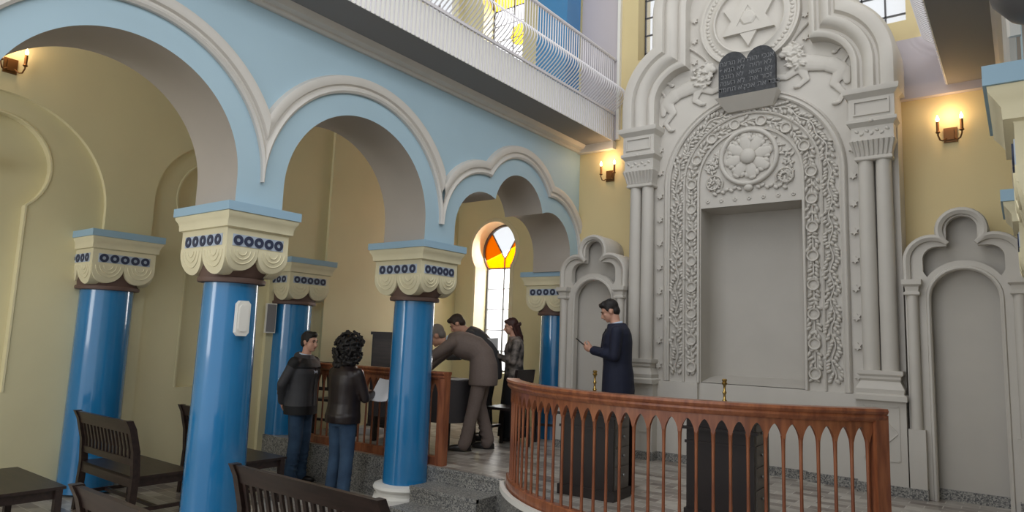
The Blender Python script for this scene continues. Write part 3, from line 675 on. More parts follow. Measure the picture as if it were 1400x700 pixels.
# ------------------------------------------------------------------ sconces
def make_sconce(loc, rz, label):
    t = thing('wall_sconce', label, 'wall lamp', loc, rz, 'two-candle wall sconces')
    MB().box(-.055, .055, -.02, 0, -.07, .07).box(-.03, .03, -.035, 0, -.05, .05).build('backplate', M['bronze'], t, 0)
    for s in (-1, 1):
        MB().tube([(s * .03, -.03, -.03), (s * .06, -.06, -.06), (s * .08, -.075, -.055), (s * .095, -.08, -.01), (s * .095, -.08, .02)], .007, 8).build('arm', M['bronze'], t, 60)
        MB().lathe([(.012, .01), (.022, .02), (.016, .03), (.014, .035), (.014, .12), (.012, .125)], c=(s * .095, -.08, 0), n=14).build('candle_tube', M['bronze'], t, 40)
        MB().lathe([(.006, .124), (.014, .14), (.016, .152), (.010, .17), (.002, .19)], c=(s * .095, -.08, 0), n=12).build('bulb', M['bulb'], t, 60)
    l = bpy.data.lights.new('sconce_light', 'POINT'); l.energy = 2.6; l.color = (1, .66, .34); l.shadow_soft_size = .05
    o = bpy.data.objects.new('sconce_light', l); COL.objects.link(o); o.parent = t; o.location = (0, -.12, .2)
make_sconce((-4.12, YE, 3.84), 0, 'lit two-candle bronze sconce on the yellow wall left of the ark')
make_sconce((-.47, YE, 3.80), 0, 'lit two-candle bronze sconce on the yellow wall right of the ark')
make_sconce((OX + .055, 1.95, 4.08), pi / 2, 'lit bronze sconce above the blind arch at the upper left edge')

# ------------------------------------------------------------------ balustrades
def balustrade(name, label, path_fn, length, nb, posts, zb):
    """path_fn(s) -> (point xy, tangent xy) in local space"""
    t = thing(name, label, 'railing', (0, 0, zb)); n = max(8, int(length / .03))
    def mpf(s, w_, z): (x, y), (tx, ty) = path_fn(s); return (x + ty * w_, y - tx * w_, z)
    def run(prof, nm, s0=0, s1=length, steps=n):
        b = MB(); b.grid([[mpf(s0 + (s1 - s0) * i / steps, w_, z) for w_, z in prof] for i in range(steps + 1)], True, True); b.build(nm, M['wood'], t, 30)
    run([(-.055, .90), (.055, .90), (.062, .885), (.055, .87), (.045, .862), (.052, .848), (.045, .835), (.03, .82), (-.03, .82), (-.045, .835), (-.052, .848), (-.045, .862), (-.055, .87), (-.062, .885)], 'handrail')
    run([(-.035, 0), (-.035, .075), (-.025, .085), (.025, .085), (.035, .075), (.035, 0)], 'bottom_rail')
    # fascia with pointed cut-outs
    sp = length / nb; K = 14; low = []
    for i in range(nb):
        for k in range(K): 
            u = k / K; d = min(u, 1 - u) * sp; e_ = min(1, max(0, (d - .009) / (sp / 2 - .009))); h = .705 + .082 * (1 - (1 - e_) ** 1.6) ** .8 if d > .009 else .70
            low.append(((i + u) * sp, h))
    low.append((length, .705)); b = MB()
    rows = [[mpf(s, .016, .825), mpf(s, .016, h), mpf(s, -.016, h), mpf(s, -.016, .825)] for s, h in low]; b.grid(rows, True, True); b.build('arched_fascia', M['wood'], t, 30)
    proto = MB().lathe([(.012, .08), (.011, .2), (.010, .45), (.011, .62), (.013, .69), (.017, .715)], n=8).build('baluster', M['wood'], t, 60)
    first = True
    for i in range(1, nb):
        (x, y), _ = path_fn(i * sp)
        if first: c = proto; first = False
        else: c = proto.copy(); COL.objects.link(c); c.parent = t
        c.location = (x, y, 0)
    for s, sz in posts:
        (x, y), (tx, ty) = path_fn(s); h = sz / 2; b = MB()
        b.box(-h, h, -h, h, 0, .86); o = b.build('post', M['wood'], t, 0); o.location = (x, y, 0); o.rotation_euler = (0, 0, atan2(ty, tx))
    return t
Lc = (aR - aL) * RR
def pc(s): a = aL + s / RR; return (RC[0] + RR * cos(a), RC[1] + RR * sin(a)), (-sin(a), cos(a))
balustrade('curved_balustrade', 'reddish wooden balustrade curving around the platform in front of the ark', pc, Lc, 33, [(Lc - .03, .085)], PF)
def ps(s): return (-7.0 + s, 5.03), (1, 0)
balustrade('straight_balustrade', 'straight wooden balustrade across the aisle behind the standing man and woman', ps, 2.44, 23, [(2.40, .085), (.03, .08)], PF)

# ------------------------------------------------------------------ benches
def make_bench(wd):
    t = thing('bench', '', 'bench'); h = wd / 2; Z = .42; 
    def stile(x):
        pr = [(.0, 0), (.02, .42), (.005, .62), (-.04, .80), (-.075, .87)]
        rows = [[(x - .024, y - .028, z), (x + .024, y - .028, z), (x + .024, y + .028, z), (x - .024, y + .028, z)] for y, z in pr]; return MB().grid(rows, True, True)
    def by(z): return .02 - .015 * (z - .42) / .2 if z < .62 else (.005 - .045 * (z - .62) / .18 if z < .8 else -.04 - .035 * (z - .8) / .07)
    for s in (-1, 1):
        stile(s * (h - .024)).build('back_post', M['dark'], t, 30)
        MB().box(s * (h - .03) - .024, s * (h - .03) + .024, .43, .478, 0, Z - .02).build('leg', M['dark'], t, 0)
        MB().box(s * (h - .03) - .012, s * (h - .03) + .012, .02, .44, .13, .16).build('stretcher', M['dark'], t, 0)
    def railb(z0, z1, th, nm):
        zz = [z0 + (z1 - z0) * k / 4 for k in range(5)]; b = MB(); b.grid([[(-h + .03, by(z) - th, z), (h - .03, by(z) - th, z), (h - .03, by(z) + th, z), (-h + .03, by(z) + th, z)] for z in zz], True, True); b.build(nm, M['dark'], t, 30)
    railb(.76, .865, .016, 'top_rail'); railb(.50, .555, .014, 'mid_rail')
    n = int(wd / .072)
    for i in range(n):
        x = -h + .07 + (wd - .14) * i / (n - 1); b = MB(); zz = [.55, .62, .69, .77]
        b.grid([[(x - .014, by(z) - .008, z), (x + .014, by(z) - .008, z), (x + .014, by(z) + .008, z), (x - .014, by(z) + .008, z)] for z in zz], True, True); b.build('slat', M['dark'], t, 30)
    MB().box(-h + .01, h - .01, .0, .50, Z - .022, Z).build('seat', M['dark'], t, 0)
    MB().box(-h + .03, h - .03, .44, .465, Z - .09, Z - .02).build('front_apron', M['dark'], t, 0); MB().box(-h + .03, h - .03, 0.0, .025, Z - .09, Z - .0).build('rear_apron', M['dark'], t, 0)
    for s in (-1, 1): MB().box(s * (h - .045) - .01, s * (h - .045) + .01, .02, .45, Z - .09, Z - .02).build('side_apron', M['dark'], t, 0)
    MB().box(-h + .03, h - .03, .22, .25, .13, .155).build('cross_stretcher', M['dark'], t, 0)
    return t
G = 'dark slatted benches in rows'
bA = make_bench(1.05); bA.location = (-6.335, 2.70, FL); bA['label'] = 'dark slatted bench in the aisle, whole seen, before the blue wall column'; bA['group'] = G
dup(bA, (-6.36, 3.66, FL), 0, 'dark bench mostly hidden behind the large foreground blue column')
dup(bA, (-6.335, 1.72, FL), 0, 'dark bench whose bare seat shows at the lower left corner')
bN = make_bench(1.26); bN.location = (-3.05, 2.33, FL); bN['label'] = 'dark slatted bench back at bottom centre beside the foreground column'; bN['group'] = G
dup(bN, (-3.05, 1.51, FL), 0, 'dark bench back just showing along the bottom edge, left of the foreground column')

# ------------------------------------------------------------------ reading stands on the ark platform
def make_stand(loc, label, rz=0):
    t = thing('reading_stand', label, 'reading stand', loc, rz, 'dark reading stands behind the balustrade')
    MB().box(-.24, .24, 0, .03, .05, .74).box(-.24, .24, .0, .30, .05, .08).build('front_board', M['black'], t, 0)
    MB().box(-.255, .255, -.012, .32, 0, .08).build('plinth', M['black'], t, 0)
    MB().box(-.24, -.215, .03, .30, .08, .74).build('side_panel', M['black'], t, 0)
    d = MB().box(.205, .24, .03, .30, .08, .74); d.build('drawer_side', M['greyw'], t, 0)
    for k in range(4):
        f = MB().box(.24, .247, .045, .285, .12 + .15 * k, .255 + .15 * k).build('drawer_front', M['greyw'], t, 0)
        MB().ell((.258, .165, .19 + .15 * k), (.012, .012, .012)).build('knob', M['steel'], f, 60)
    m = MB().box(-.27, .27, -.03, .44, .755, .785); m.box(-.255, .255, -.015, .40, .72, .755); m.build('top', M['greyw'], t, 0)
    MB().box(-.275, .275, -.04, -.0, .64, .66).box(-.25, .25, -.012, .0, .54, .56).build('ledge', M['black'], t, 0)
    MB().box(.20, .24, .38, .42, 0, .73).build('leg', M['black'], t, 0)
    MB().box(-.24, -.20, .38, .42, 0, .73).build('leg', M['black'], t, 0)
    return t
s1 = make_stand((-2.88, 4.88, PF), 'dark reading stand with knobbed side, left one behind the curved balustrade', rad(3))
s2 = dup(s1, (-1.77, 4.85, PF), rad(3), 'dark reading stand, right one behind the curved balustrade')
def candlestick(loc, label):
    t = thing('candlestick', label, 'candlestick', loc, 0, 'brass candlesticks')
    MB().lathe([(.035, 0), (.035, .008), (.014, .02), (.010, .04), (.018, .055), (.010, .07), (.009, .10), (.016, .115), (.009, .13), (.009, .16), (.012, .17), (.02, .18), (.02, .19), (.012, .192)], n=18).build('stem', M['brass'], t, 50)
    MB().lathe([(.011, .19), (.018, .20), (.019, .212), (.012, .218)], n=14).build('socket', M['brass'], t, 50)
candlestick((-2.95, 5.12, PF + .787), 'small brass candlestick beside the man in navy, on the left stand')
candlestick((-1.82, 5.10, PF + .785), 'small brass candlestick on the right stand before the niche')

# ------------------------------------------------------------------ aisle furniture
t = thing('table', 'table under a dark cloth where the man in the grey suit leans', 'table', (-5.75, 5.95, PF), rad(8))
m = MB(); N = 48; rows = []
for z, k in ((.76, 0), (.758, 1), (.74, 1.02), (.4, 1.04), (.30, 1.06)):
    row = []
    for i in range(N):
        a = 2 * pi * i / N; q = 6; c_, s_ = cos(a), sin(a); rr = 1 / ((abs(c_) ** q + abs(s_) ** q) ** (1 / q)); wv = 1 + (.02 * sin(11 * a) * (.76 - z) * 3)
        row.append((c_ * rr * .62 * max(k, .98) * wv, s_ * rr * .36 * max(k, .98) * wv, z))
    rows.append(row)
m.grid(rows, True, True); m.build('table_drape', M['cloth'], t, 60)
for x in (-.52, .52):
    for y in (-.27, .27): MB().box(x - .03, x + .03, y - .03, y + .03, 0, .72).build('leg', M['black'], t, 0)
for i, (x, y, rz) in enumerate(((-5.55, 5.74, .1), (-5.85, 5.98, -.1), (-5.30, 6.02, .1))):
    b = MB().box(-.11, .11, -.15, .15, 0, .006).box(-.105, .105, -.145, .15, .006, .010)
    o = b.build('papers', M['paper'], None, 0); o.location = (x, y, PF + .762); o.rotation_euler = (0, 0, rz)
    tag(o, ('white papers on the dark table nearest the balustrade', 'white papers on the dark table in front of the leaning man', 'white papers on the dark table at its right end')[i], 'papers', 'papers on the dark table')
def make_chair():
    t = thing('chair', '', 'chair', rz=0)
    MB().box(-.2, .2, -.2, .2, .43, .46).build('seat', M['black'], t, 0)
    for x in (-.18, .18):
        MB().box(x - .018, x + .018, .16, .196, 0, .43).build('leg', M['black'], t, 0)
        MB().grid([[(x - .018, y - .018, z), (x + .018, y - .018, z), (x + .018, y + .018, z), (x - .018, y + .018, z)] for y, z in ((-.2, 0), (-.18, .45), (-.24, .9))], True, True).build('leg', M['black'], t, 0)
    MB().box(-.17, .17, -.25, -.225, .76, .9).build('top_rail', M['black'], t, 0); MB().box(-.17, .17, -.215, -.195, .56, .60).build('back_rail', M['black'], t, 0)
    for k in range(4): MB().tube([(-.12 + .08 * k, -.207, .58), (-.12 + .08 * k, -.235, .8)], .01, 6).build('spindle', M['black'], t, 60)
    MB().box(-.17, .17, -.19, -.17, .2, .23).box(-.17, .17, .17, .19, .2, .23).build('stretcher', M['black'], t, 0)
    return t
c1 = make_chair(); c1.location = (-4.93, 6.50, PF); c1.rotation_euler = (0, 0, rad(95)); c1['label'] = 'dark wooden chair between the leaning man and the standing woman'; c1['group'] = 'dark chairs in the aisle'
dup(c1, (-4.78, 7.30, PF), rad(195), 'dark chair with its back showing right of the standing woman')
dup(c1, (-6.75, 5.45, PF), rad(10), 'dark chair behind the straight balustrade at the table')
t = thing('tall_cabinet', 'tall dark wooden cabinet behind the straight balustrade, left of the near column', 'cabinet', (-6.95, 6.55, PF), rad(20))
MB().box(-.24, .24, -.2, .2, .05, 1.25).build('body', M['black'], t, 0); MB().box(-.26, .26, -.22, .22, 1.25, 1.29).build('top', M['black'], t, 0); MB().box(-.25, .25, -.21, .21, 0, .06).build('plinth', M['black'], t, 0)
d = MB().box(-.21, .21, -.212, -.2, .12, 1.19).build('door', M['dark'], t, 0); MB().ell((.17, -.225, .7), (.014, .014, .014)).build('knob', M['brass'], d, 60)
b = MB().box(-.16, .16, -.11, .11, 0, .05); b.box(-.15, .15, -.10, .11, .05, .07); o = b.build('paper_stack', M['paper'], None, 0); o.location = (-6.72, 5.98, PF); tag(o, 'white paper stack on the platform floor behind the straight balustrade', 'papers')

# wall speaker and column box
t = thing('column_box', 'white rounded plastic box fixed to the large foreground column', 'wall box', (-4.865 + .202 * cos(rad(-6)), 2.845 + .202 * sin(rad(-6)), 1.80), rad(84))
pts = [(-.05, -.105), (-.03, -.13), (.03, -.13), (.05, -.105), (.05, .105), (.03, .13), (-.03, .13), (-.05, .105)]
MB().prism(pts, [], 0, .045, lambda u, v, w_: (u, -w_, v)).build('housing', M['white'], t, 0)
MB().prism([(x * .72, z * .75) for x, z in pts], [], .045, .052, lambda u, v, w_: (u, -w_, v)).build('cover', M['white'], t, 0)
t = thing('wall_speaker', 'slim grey column loudspeaker on the yellow wall beside the wall column', 'loudspeaker', (OX + .08, 4.88, 1.70), rad(70))
MB().box(-.06, .06, -.07, 0, 0, .36).build('housing', M['white'], t, 0); MB().box(-.052, .052, -.076, -.07, .012, .348).build('grille', M['greyp'], t, 0)
MB().box(-.02, .02, -.01, .09, .15, .2).build('bracket', M['greyp'], t, 0)
# lamp housing on the right pier, partly in frame at the top right
t = thing('dome_lamp', 'dark grey rounded lamp housing at the top right corner', 'wall lamp', (.105, 2.46, 2.895), 0)
MB().lathe([(0, -.19), (.05, -.185), (.10, -.155), (.14, -.10), (.16, -.02), (.16, .05), (.10, .09), (0, .1)], n=28).build('shade', M['dgrey'], t, 60)
MB().box(-.03, .03, .1, .168, .0, .06).build('bracket', M['dgrey'], t, 0)
# emergency sign, only its edge in the picture
t = thing('exit_sign', 'small white sign box on the aisle wall at the left picture edge', 'sign', (OX + .06, 1.875, 3.20), 0)
MB().box(-.05, .0, -.10, .085, -.06, .06).build('housing', M['white'], t, 0); MB().box(0, .004, -.09, .075, -.045, .045).build('face', M['panel'], t, 0)


# ------------------------------------------------------------------ people
def person(label, loc, heading, s, P):
    hx, hy = heading; rz = atan2(-hx, hy)
    t = thing('person', label, 'person', loc, rz)
    V = Vector; th = rad(P.get('bend', 3)); EX = V((1, 0, 0))
    # spine: list of (height along spine, point, forward axis)
    def spine(u):
        """u metres above the pelvis (0.94)"""
        p = V((0, 0, .94)); n = 20; a = 0
        for k in range(n):
            du = u / n; h = (k + .5) * du; f = min(1, max(0, (h + .02) / .34)); a = th * f * f * (3 - 2 * f); p = p + V((0, sin(a), cos(a))) * du
        f = min(1, max(0, (u + .02) / .34)); a = th * f * f * (3 - 2 * f); return p, V((0, cos(a), -sin(a))), V((0, sin(a), cos(a)))
    if P.get('hipback'): off = V((0, -P['hipback'], 0))
    else: off = V((0, 0, 0))
    def S(u): p, f, up = spine(u); return p + off, f, up
    def rings(L, e=0): 
        out = []
        for u, a, b, fo in L: p, f, up = S(u); out.append((p + f * fo, EX, f, a + e, b + e))
        return out
    wd = P.get('w', 1.0)
    T = [(-.12, .150, .105, 0), (-.02, .165, .115, -.01), (.10, .150, .105, 0), (.20, .150, .105, .0), (.34, .170, .118, .0), (.43, .175, .110, -.01), (.49, .150, .085, -.02), (.53, .075, .065, -.02), (.57, .055, .055, -.01)]
    T = [(u, a * wd, b * wd, f) for u, a, b, f in T]
    shp, shf, shu = S(.46); SH = {q: shp + EX * (q * .185 * wd) - shf * .01 for q in (-1, 1)}
    nk, nf, nu = S(.56); hd = rad(P.get('nod', 8)); tw = rad(P.get('turn', 0))
    HF = (Matrix.Rotation(-tw, 3, 'Z') @ V((0, cos(th * .6 + hd), -sin(th * .6 + hd)))).normalized(); HU = (nu * .2 + V((0, sin(th * .6 + hd), cos(th * .6 + hd)))).normalized(); HU = (HU - HF * HU.dot(HF)).normalized(); HR = HF.cross(HU).normalized()
    HC = nk + nu * .06 + HU * .085 + HF * .025
    def H(x, y, z): return HC + HR * x + HF * y + HU * z
    RM = Matrix((HR, HF, HU)).transposed()
    W = {q: V(P['wrist'][q]) for q in (-1, 1)}; EL = {q: V(P['elbow'][q]) for q in (-1, 1)}
    HD = {q: (V(P['hand'][q])).normalized() for q in (-1, 1)}; PN = {q: V(P['palm'][q]).normalized() for q in (-1, 1)}
    hips = {q: V((q * .09, 0, .90)) + off for q in (-1, 1)}
    KN = {q: V(P['knee'][q]) for q in (-1, 1)}; AN = {q: V(P['ankle'][q]) for q in (-1, 1)}
    b = MB(); b.loft(rings(T), 20)
    b.cap(nk - nu * .06, nk + nu * .08 + HF * .01, .056, .052)
    b.ell(H(0, -.012, .025), (.074, .094, .092), RM, 20, 14); b.ell(H(0, .030, -.035), (.058, .062, .075), RM, 16, 12); b.ell(H(0, .062, -.085), (.026, .026, .022), RM)
    b.cap(H(0, .086, .010), H(0, .108, -.030), .009, .014); b.ell(H(0, .100, -.034), (.017, .012, .010), RM)
    b.ell(H(0, .076, .026), (.052, .016, .010), RM); b.ell(H(0, .088, -.058), (.024, .010, .009), RM)
    for q in (-1, 1): b.ell(H(q * .076, -.005, -.008), (.009, .020, .032), RM); b.ell(H(q * .034, .062, -.022), (.022, .020, .018), RM)
    for q in (-1, 1):
        b.cap(SH[q], EL[q], .050, .040); b.cap(EL[q], W[q], .038, .026); b.cap(hips[q], KN[q], .080, .052); b.cap(KN[q], AN[q], .050, .038)
        d = HD[q]; n = (PN[q] - d * PN[q].dot(d)).normalized(); sd = d.cross(n) * q
        # sd points to the thumb side for each hand
        if P.get('thumbup', True) and sd.z < 0: sd = -sd
        R3 = Matrix((sd, d, n)).transposed()
        b.cap(W[q], W[q] + d * .03, .026, .027); b.ell(W[q] + d * .055, (.040, .050, .017), R3, 14, 10)
        cu = rad(P.get('curl', 30)); ln = (.070, .078, .073, .058)
        for k in range(4):
            c = W[q] + d * .095 + sd * (.028 - .019 * k) - d * (.006 * abs(k - 1.2)); a1 = d * cos(cu) + n * sin(cu); a2 = d * cos(cu * 2.1) + n * sin(cu * 2.1); sp_ = sd * (.05 - .03 * k)
            m1 = c + (a1 + sp_) * ln[k] * .55; b.cap(c - d * .015, m1, .0092, .0085, 10); b.cap(m1, m1 + a2 * ln[k] * .5, .0083, .0068, 10)
        c = W[q] + d * .03 + sd * .028; m1 = c + (sd * .7 + d * .7 + n * .3) * .042; b.cap(c, m1, .014, .010, 10); b.cap(m1, m1 + (d * .9 + sd * .25 + n * .45) * .032, .0098, .0078, 10)
    def fin(mb): mb.v = [tuple(c * s for c in v) for v in mb.v]; return mb
    remesh(fin(b), 'body', M['skin'], t, .0075, 2, .4)
    for q in (-1, 1):
        fin(MB().ell(H(q * .031, .083, .005), (.011, .006, .006), RM)).build('eye', M['eye'], t, 60); 
        fin(MB().tube([H(q * .015, .092, .022), H(q * .032, .092, .028), H(q * .05, .078, .022)], .004, 6)).build('eyebrow', M[P['hair'][1]], t, 60)
    fin(MB().tube([H(-.022, .090, -.060), H(0, .099, -.058), H(.022, .090, -.060)], .0045, 6)).build('mouth', M['lip'], t, 60)
    # hair
    kind, hm = P['hair']; h = MB()
    if kind == 'short':
        h.ell(H(0, -.022, .045), (.080, .096, .086), RM, 20, 14); h.ell(H(0, .045, .090), (.060, .045, .028), RM); h.ell(H(0, -.055, -.015), (.072, .055, .065), RM)
        for q in (-1, 1): h.ell(H(q * .070, .006, .025), (.012, .028, .036), RM)
        for k in range(14): h.ell(H(random.uniform(-.05, .05), random.uniform(-.05, .07), .112 + random.uniform(-.008, .006)), (.022, .026, .014), RM, 8, 6)
    elif kind == 'curly':
        h.ell(H(0, -.05, .03), (.16, .14, .155), RM, 20, 14); rnd = random.Random(5)
        for k in range(420):
            a, z = rnd.uniform(0, 2 * pi), rnd.uniform(-1, 1); q_ = sqrt(1 - z * z); x, y = q_ * cos(a), q_ * sin(a)
            if y > .55 and -.9 < z < .5: continue
            h.ell(H(x * (.185 + rnd.uniform(-.015, .025)), -.05 + y * .16, .03 + z * (.185 + rnd.uniform(-.015, .025)) - (.03 if z < 0 else 0)), (.017, .017, .017), RM, 7, 5)
        for k in range(60): h.ell(H(rnd.uniform(-.10, .10), rnd.uniform(-.15, -.06), rnd.uniform(-.20, -.08)), (.024, .024, .026), RM, 7, 5)
    elif kind == 'long':
        h.ell(H(0, -.024, .040), (.084, .098, .092), RM, 20, 14); h.cap(H(0, -.07, .0), H(0, -.10, -.24), .066, .045)
        for q in (-1, 1): h.cap(H(q * .066, -.02, .02), H(q * .06, -.06, -.20), .030, .022)
        h.ell(H(0, .045, .085), (.062, .045, .03), RM)
        for k in range(16): h.ell(H(random.uniform(-.07, .07), random.uniform(-.14, -.08), random.uniform(-.26, .02)), (.02, .02, .035), RM, 8, 6)
    remesh(fin(h), 'hair', M[hm], t, .009 if kind != 'curly' else .007, 0 if kind == 'curly' else 3, .5)
    # trousers or skirt
    lo = MB(); hipr = rings([(-.13, .145, .105, 0), (-.06, .168, .122, -.01), (.02, .160, .118, -.005), (.09, .148, .108, 0)], .006)
    if P.get('skirt'):
        lo.loft([(V((0, 0, z)) + off, EX, V((0, 1, 0)), a * wd, b_ * wd) for z, a, b_ in ((.06, .25, .20), (.3, .235, .19), (.6, .21, .17), (.85, .19, .15), (1.02, .16, .125), (1.06, .15, .11))], 32)
        lo = fin(lo)
        for i, v in enumerate(lo.v):
            a = atan2(v[1], v[0]); k = max(0, 1 - v[2] / .9) * .05; f = 1 + k * sin(9 * a); lo.v[i] = (v[0] * f, v[1] * f, v[2])
        lo.build('skirt', M[P['skirt']], t, 60)
    else:
        lo.loft(hipr, 20); lw = P.get('leg', 1.0)
        for q in (-1, 1):
            hp = hips[q] + V((0, -.005, 0)); lo.cap(hp, KN[q], .088 * lw, .070 * lw); lo.cap(KN[q], AN[q] + V((0, -.005, .02)), .069 * lw, .064 * lw); d = (AN[q] - KN[q]).normalized(); lo.cap(AN[q] + V((0, 0, .03)), AN[q] + V((0, .01, -.015)), .062 * lw, .066 * lw)
            rnd = random.Random(q + 3)
            for k in range(5): c = KN[q].lerp(AN[q], .35 + .15 * k); lo.ell(c + V((0, .01, 0)), (.070 * lw, .068 * lw, .012), Matrix.Rotation(rnd.uniform(-.35, .35), 3, 'Y'), 12, 6)
        remesh(fin(lo), 'trousers', M[P['trousers']], t, .011, 3, .5)
    for q in (-1, 1):
        a = AN[q]; fd = V(P.get('toe', {-1: (-.1, 1, 0), 1: (.1, 1, 0)})[q]).normalized(); sdv = fd.cross(V((0, 0, 1))); R3 = Matrix((sdv, fd, V((0, 0, 1)))).transposed(); g = V((a.x, a.y, 0))
        sh = MB(); sh.ell(g + fd * .085 + V((0, 0, .038)), (.046, .105, .036), R3, 16, 10); sh.ell(g - fd * .02 + V((0, 0, .045)), (.038, .060, .045), R3, 16, 10); sh.cap(g + V((0, 0, .06)), g + V((0, 0, .10)), .040, .042); sh.ell(g + fd * .05 + V((0, 0, .012)), (.046, .145, .012), R3, 18, 6)
        remesh(fin(sh), 'shoe', M[P['shoe']], t, .009, 3, .5)
    # top garment
    e = P.get('ease', .022); hem = P.get('hem', -.16); Tj = [(hem, .168, .128, -.005), (hem + .08, .172, .130, -.01), (.02, .165, .122, -.005), (.12, .155, .112, 0), (.22, .158, .115, .0), (.34, .178, .124, .0), (.43, .182, .112, -.01), (.485, .150, .088, -.02), (.525, .092, .074, -.015), (.552, .070, .066, -.008)]
    Tj = [x for x in sorted(Tj) if x[0] >= hem - 1e-6]; g = MB(); g.loft(rings([(u, a * wd, b_ * wd, f) for u, a, b_, f in Tj], e * .6), 24, 2.3)
    for q in (-1, 1):
        g.cap(SH[q] - EX * q * .04, SH[q].lerp(EL[q], .2), .070, .068); g.cap(SH[q], EL[q], .068, .055); wr = W[q] - (W[q] - EL[q]).normalized() * .015; g.cap(EL[q], wr, .054, .040 + e * .2)
        rnd = random.Random(11 + q)
        for k in range(6):
            c = SH[q].lerp(EL[q], .3 + .13 * k) if k < 4 else EL[q].lerp(wr, .25 * (k - 3)); g.ell(c, (.062, .062, .014), Matrix.Rotation(rnd.uniform(-.5, .5), 3, 'X') @ Matrix.Rotation(rnd.uniform(-.4, .4), 3, 'Y'), 12, 6)
    if P.get('hood'): p, f, up = S(.53); g.ell(p - f * .085, (.10, .055, .055)); g.cap(p - f * .05 + EX * .07, p + f * .07 + EX * .035 - up * .02, .034, .024); g.cap(p - f * .05 - EX * .07, p + f * .07 - EX * .035 - up * .02, .034, .024)
    ja = remesh(fin(g), P['topname'], M[P['top']], t, .011, 2, .5)
    def front(u, x, o): p, f, up = S(u); i_ = max(q_ for q_ in range(len(Tj) - 1) if Tj[q_][0] <= u); A_, B_ = Tj[i_], Tj[i_ + 1]; w_ = (u - A_[0]) / (B_[0] - A_[0]); k = [A_[q_] * (1 - w_) + B_[q_] * w_ for q_ in range(4)]; o += k[3] - .006; return p + EX * x + f * ((k[2] * wd + e * .6) * sqrt(max(.1, 1 - (x / (k[1] + e)) ** 2)) + o)
    if P.get('collar'):
        m = MB()
        c0, f0, u0 = S(.572); pts = []
        for a in range(-150, 151, 20): pts.append(c0 - u0 * (.012 + .02 * (1 + cos(rad(a))) / 2) + EX * (.066 * sin(rad(a))) + f0 * (.062 * cos(rad(a)) - .012))
        m.tube(pts, .016, 8); fin(m).build('shirt_collar', M[P['collar']], t, 60)
        m = MB(); m.add([front(.50, -.035, -.01), front(.50, .035, -.01), front(.22, .0, .006), front(.22, 0, -.02), front(.36, -.04, .012), front(.36, .04, .012)], [(0, 1, 5, 4), (4, 5, 2), (4, 2, 3)]); fin(m).build('shirt_front', M[P['collar']], t, 30)
    if P.get('tiemat'):
        m = MB(); m.loft([(front(u, 0, .012), EX, V((0, 1, 0)), a, .006) for u, a in ((.24, .012), (.30, .024), (.44, .014), (.475, .012), (.50, .018))], 12); fin(m).build('tie', M[P['tiemat']], t, 60)
    if P.get('lapel'):
        for q in (-1, 1):
            m = MB(); m.loft([(front(u, q * x, .010), EX, V((0, 1, 0)), a, .006) for u, x, a in ((.20, .015, .006), (.30, .045, .024), (.40, .07, .030), (.48, .065, .018))], 10); fin(m).build('lapel', M[P['lapel']], t, 60)
    if P.get('yoke'):   # dark shoulder yoke and zip of the outdoor jacket
        y_ = MB(); y_.loft(rings([(.40, .200 * wd, .132 * wd, -.008), (.455, .190 * wd, .115 * wd, -.015), (.50, .145 * wd, .088 * wd, -.02), (.53, .085, .07, -.02)], e * .6), 24, 2.3)
        for q in (-1, 1): y_.cap(SH[q], SH[q].lerp(EL[q], .12), .073, .071)
        remesh(fin(y_), 'shoulder_yoke', M[P['yoke']], t, .011, 2, .5)
        m = MB(); m.loft(rings([(hem, .172 * wd, .133 * wd, -.005), (hem + .10, .176 * wd, .135 * wd, -.01)], e * .6), 24, 2.3); fin(m).build('hem_band', M[P['yoke']], t, 60)
        m = MB(); m.tube([front(u, .0, .004) for u in (-.1, .0, .1, .2, .3, .4)], .008, 6); fin(m).build('zip', M[P['yoke']], t, 60)
    return t, W, HD, S
LEFT, RIGHT, AWAY = (-.796, -.605), (.796, .605), (-.605, .796)
stand = dict(knee={-1: (-.09, .01, .50), 1: (.09, .01, .50)}, ankle={-1: (-.10, -.02, .085), 1: (.10, -.02, .085)})
def mixd(a, b, k): v = Vector((a[0] * (1 - k) + b[0] * k, a[1] * (1 - k) + b[1] * k)).normalized(); return (v.x, v.y)

# man in navy looking at his phone
suit = dict(stand, nod=24, bend=4, hair=('short', 'hairb'), trousers='navyc', shoe='shoe', top='navyc', topname='suit_jacket', hem=-.24, collar='shirt', tiemat='tie', lapel='navyc', ease=.03, w=1.22,
    elbow={-1: (-.24, .03, 1.14), 1: (.24, .03, 1.14)}, wrist={-1: (-.055, .27, 1.19), 1: (.06, .27, 1.20)}, hand={-1: (.25, .8, .28), 1: (-.30, .8, .26)}, palm={-1: (.8, -.3, .5), 1: (-.8, -.3, .5)}, curl=42)
t, W_, H_, S_ = person('man in a navy suit with light shirt, standing and looking at his phone', (-3.44, 6.44, PF), mixd(LEFT, AWAY, .15), .975, suit)
ph = thing('smartphone', 'black smartphone held by the man in navy', 'phone')
MB().box(-.036, .036, -.004, .004, -.075, .075).build('case', M['black'], ph, 0); MB().box(-.033, .033, -.0055, -.004, -.07, .07).build('screen', M['eye'], ph, 0)
hv = Vector((LEFT[0], LEFT[1], 0)); ph.location = Vector((-3.44, 6.44, PF)) + Vector((*mixd(LEFT, AWAY, .15), 0)) * .385 + Vector((0, 0, 1.235)); ph.rotation_euler = Euler((rad(-52), 0, atan2(-LEFT[0], LEFT[1])))

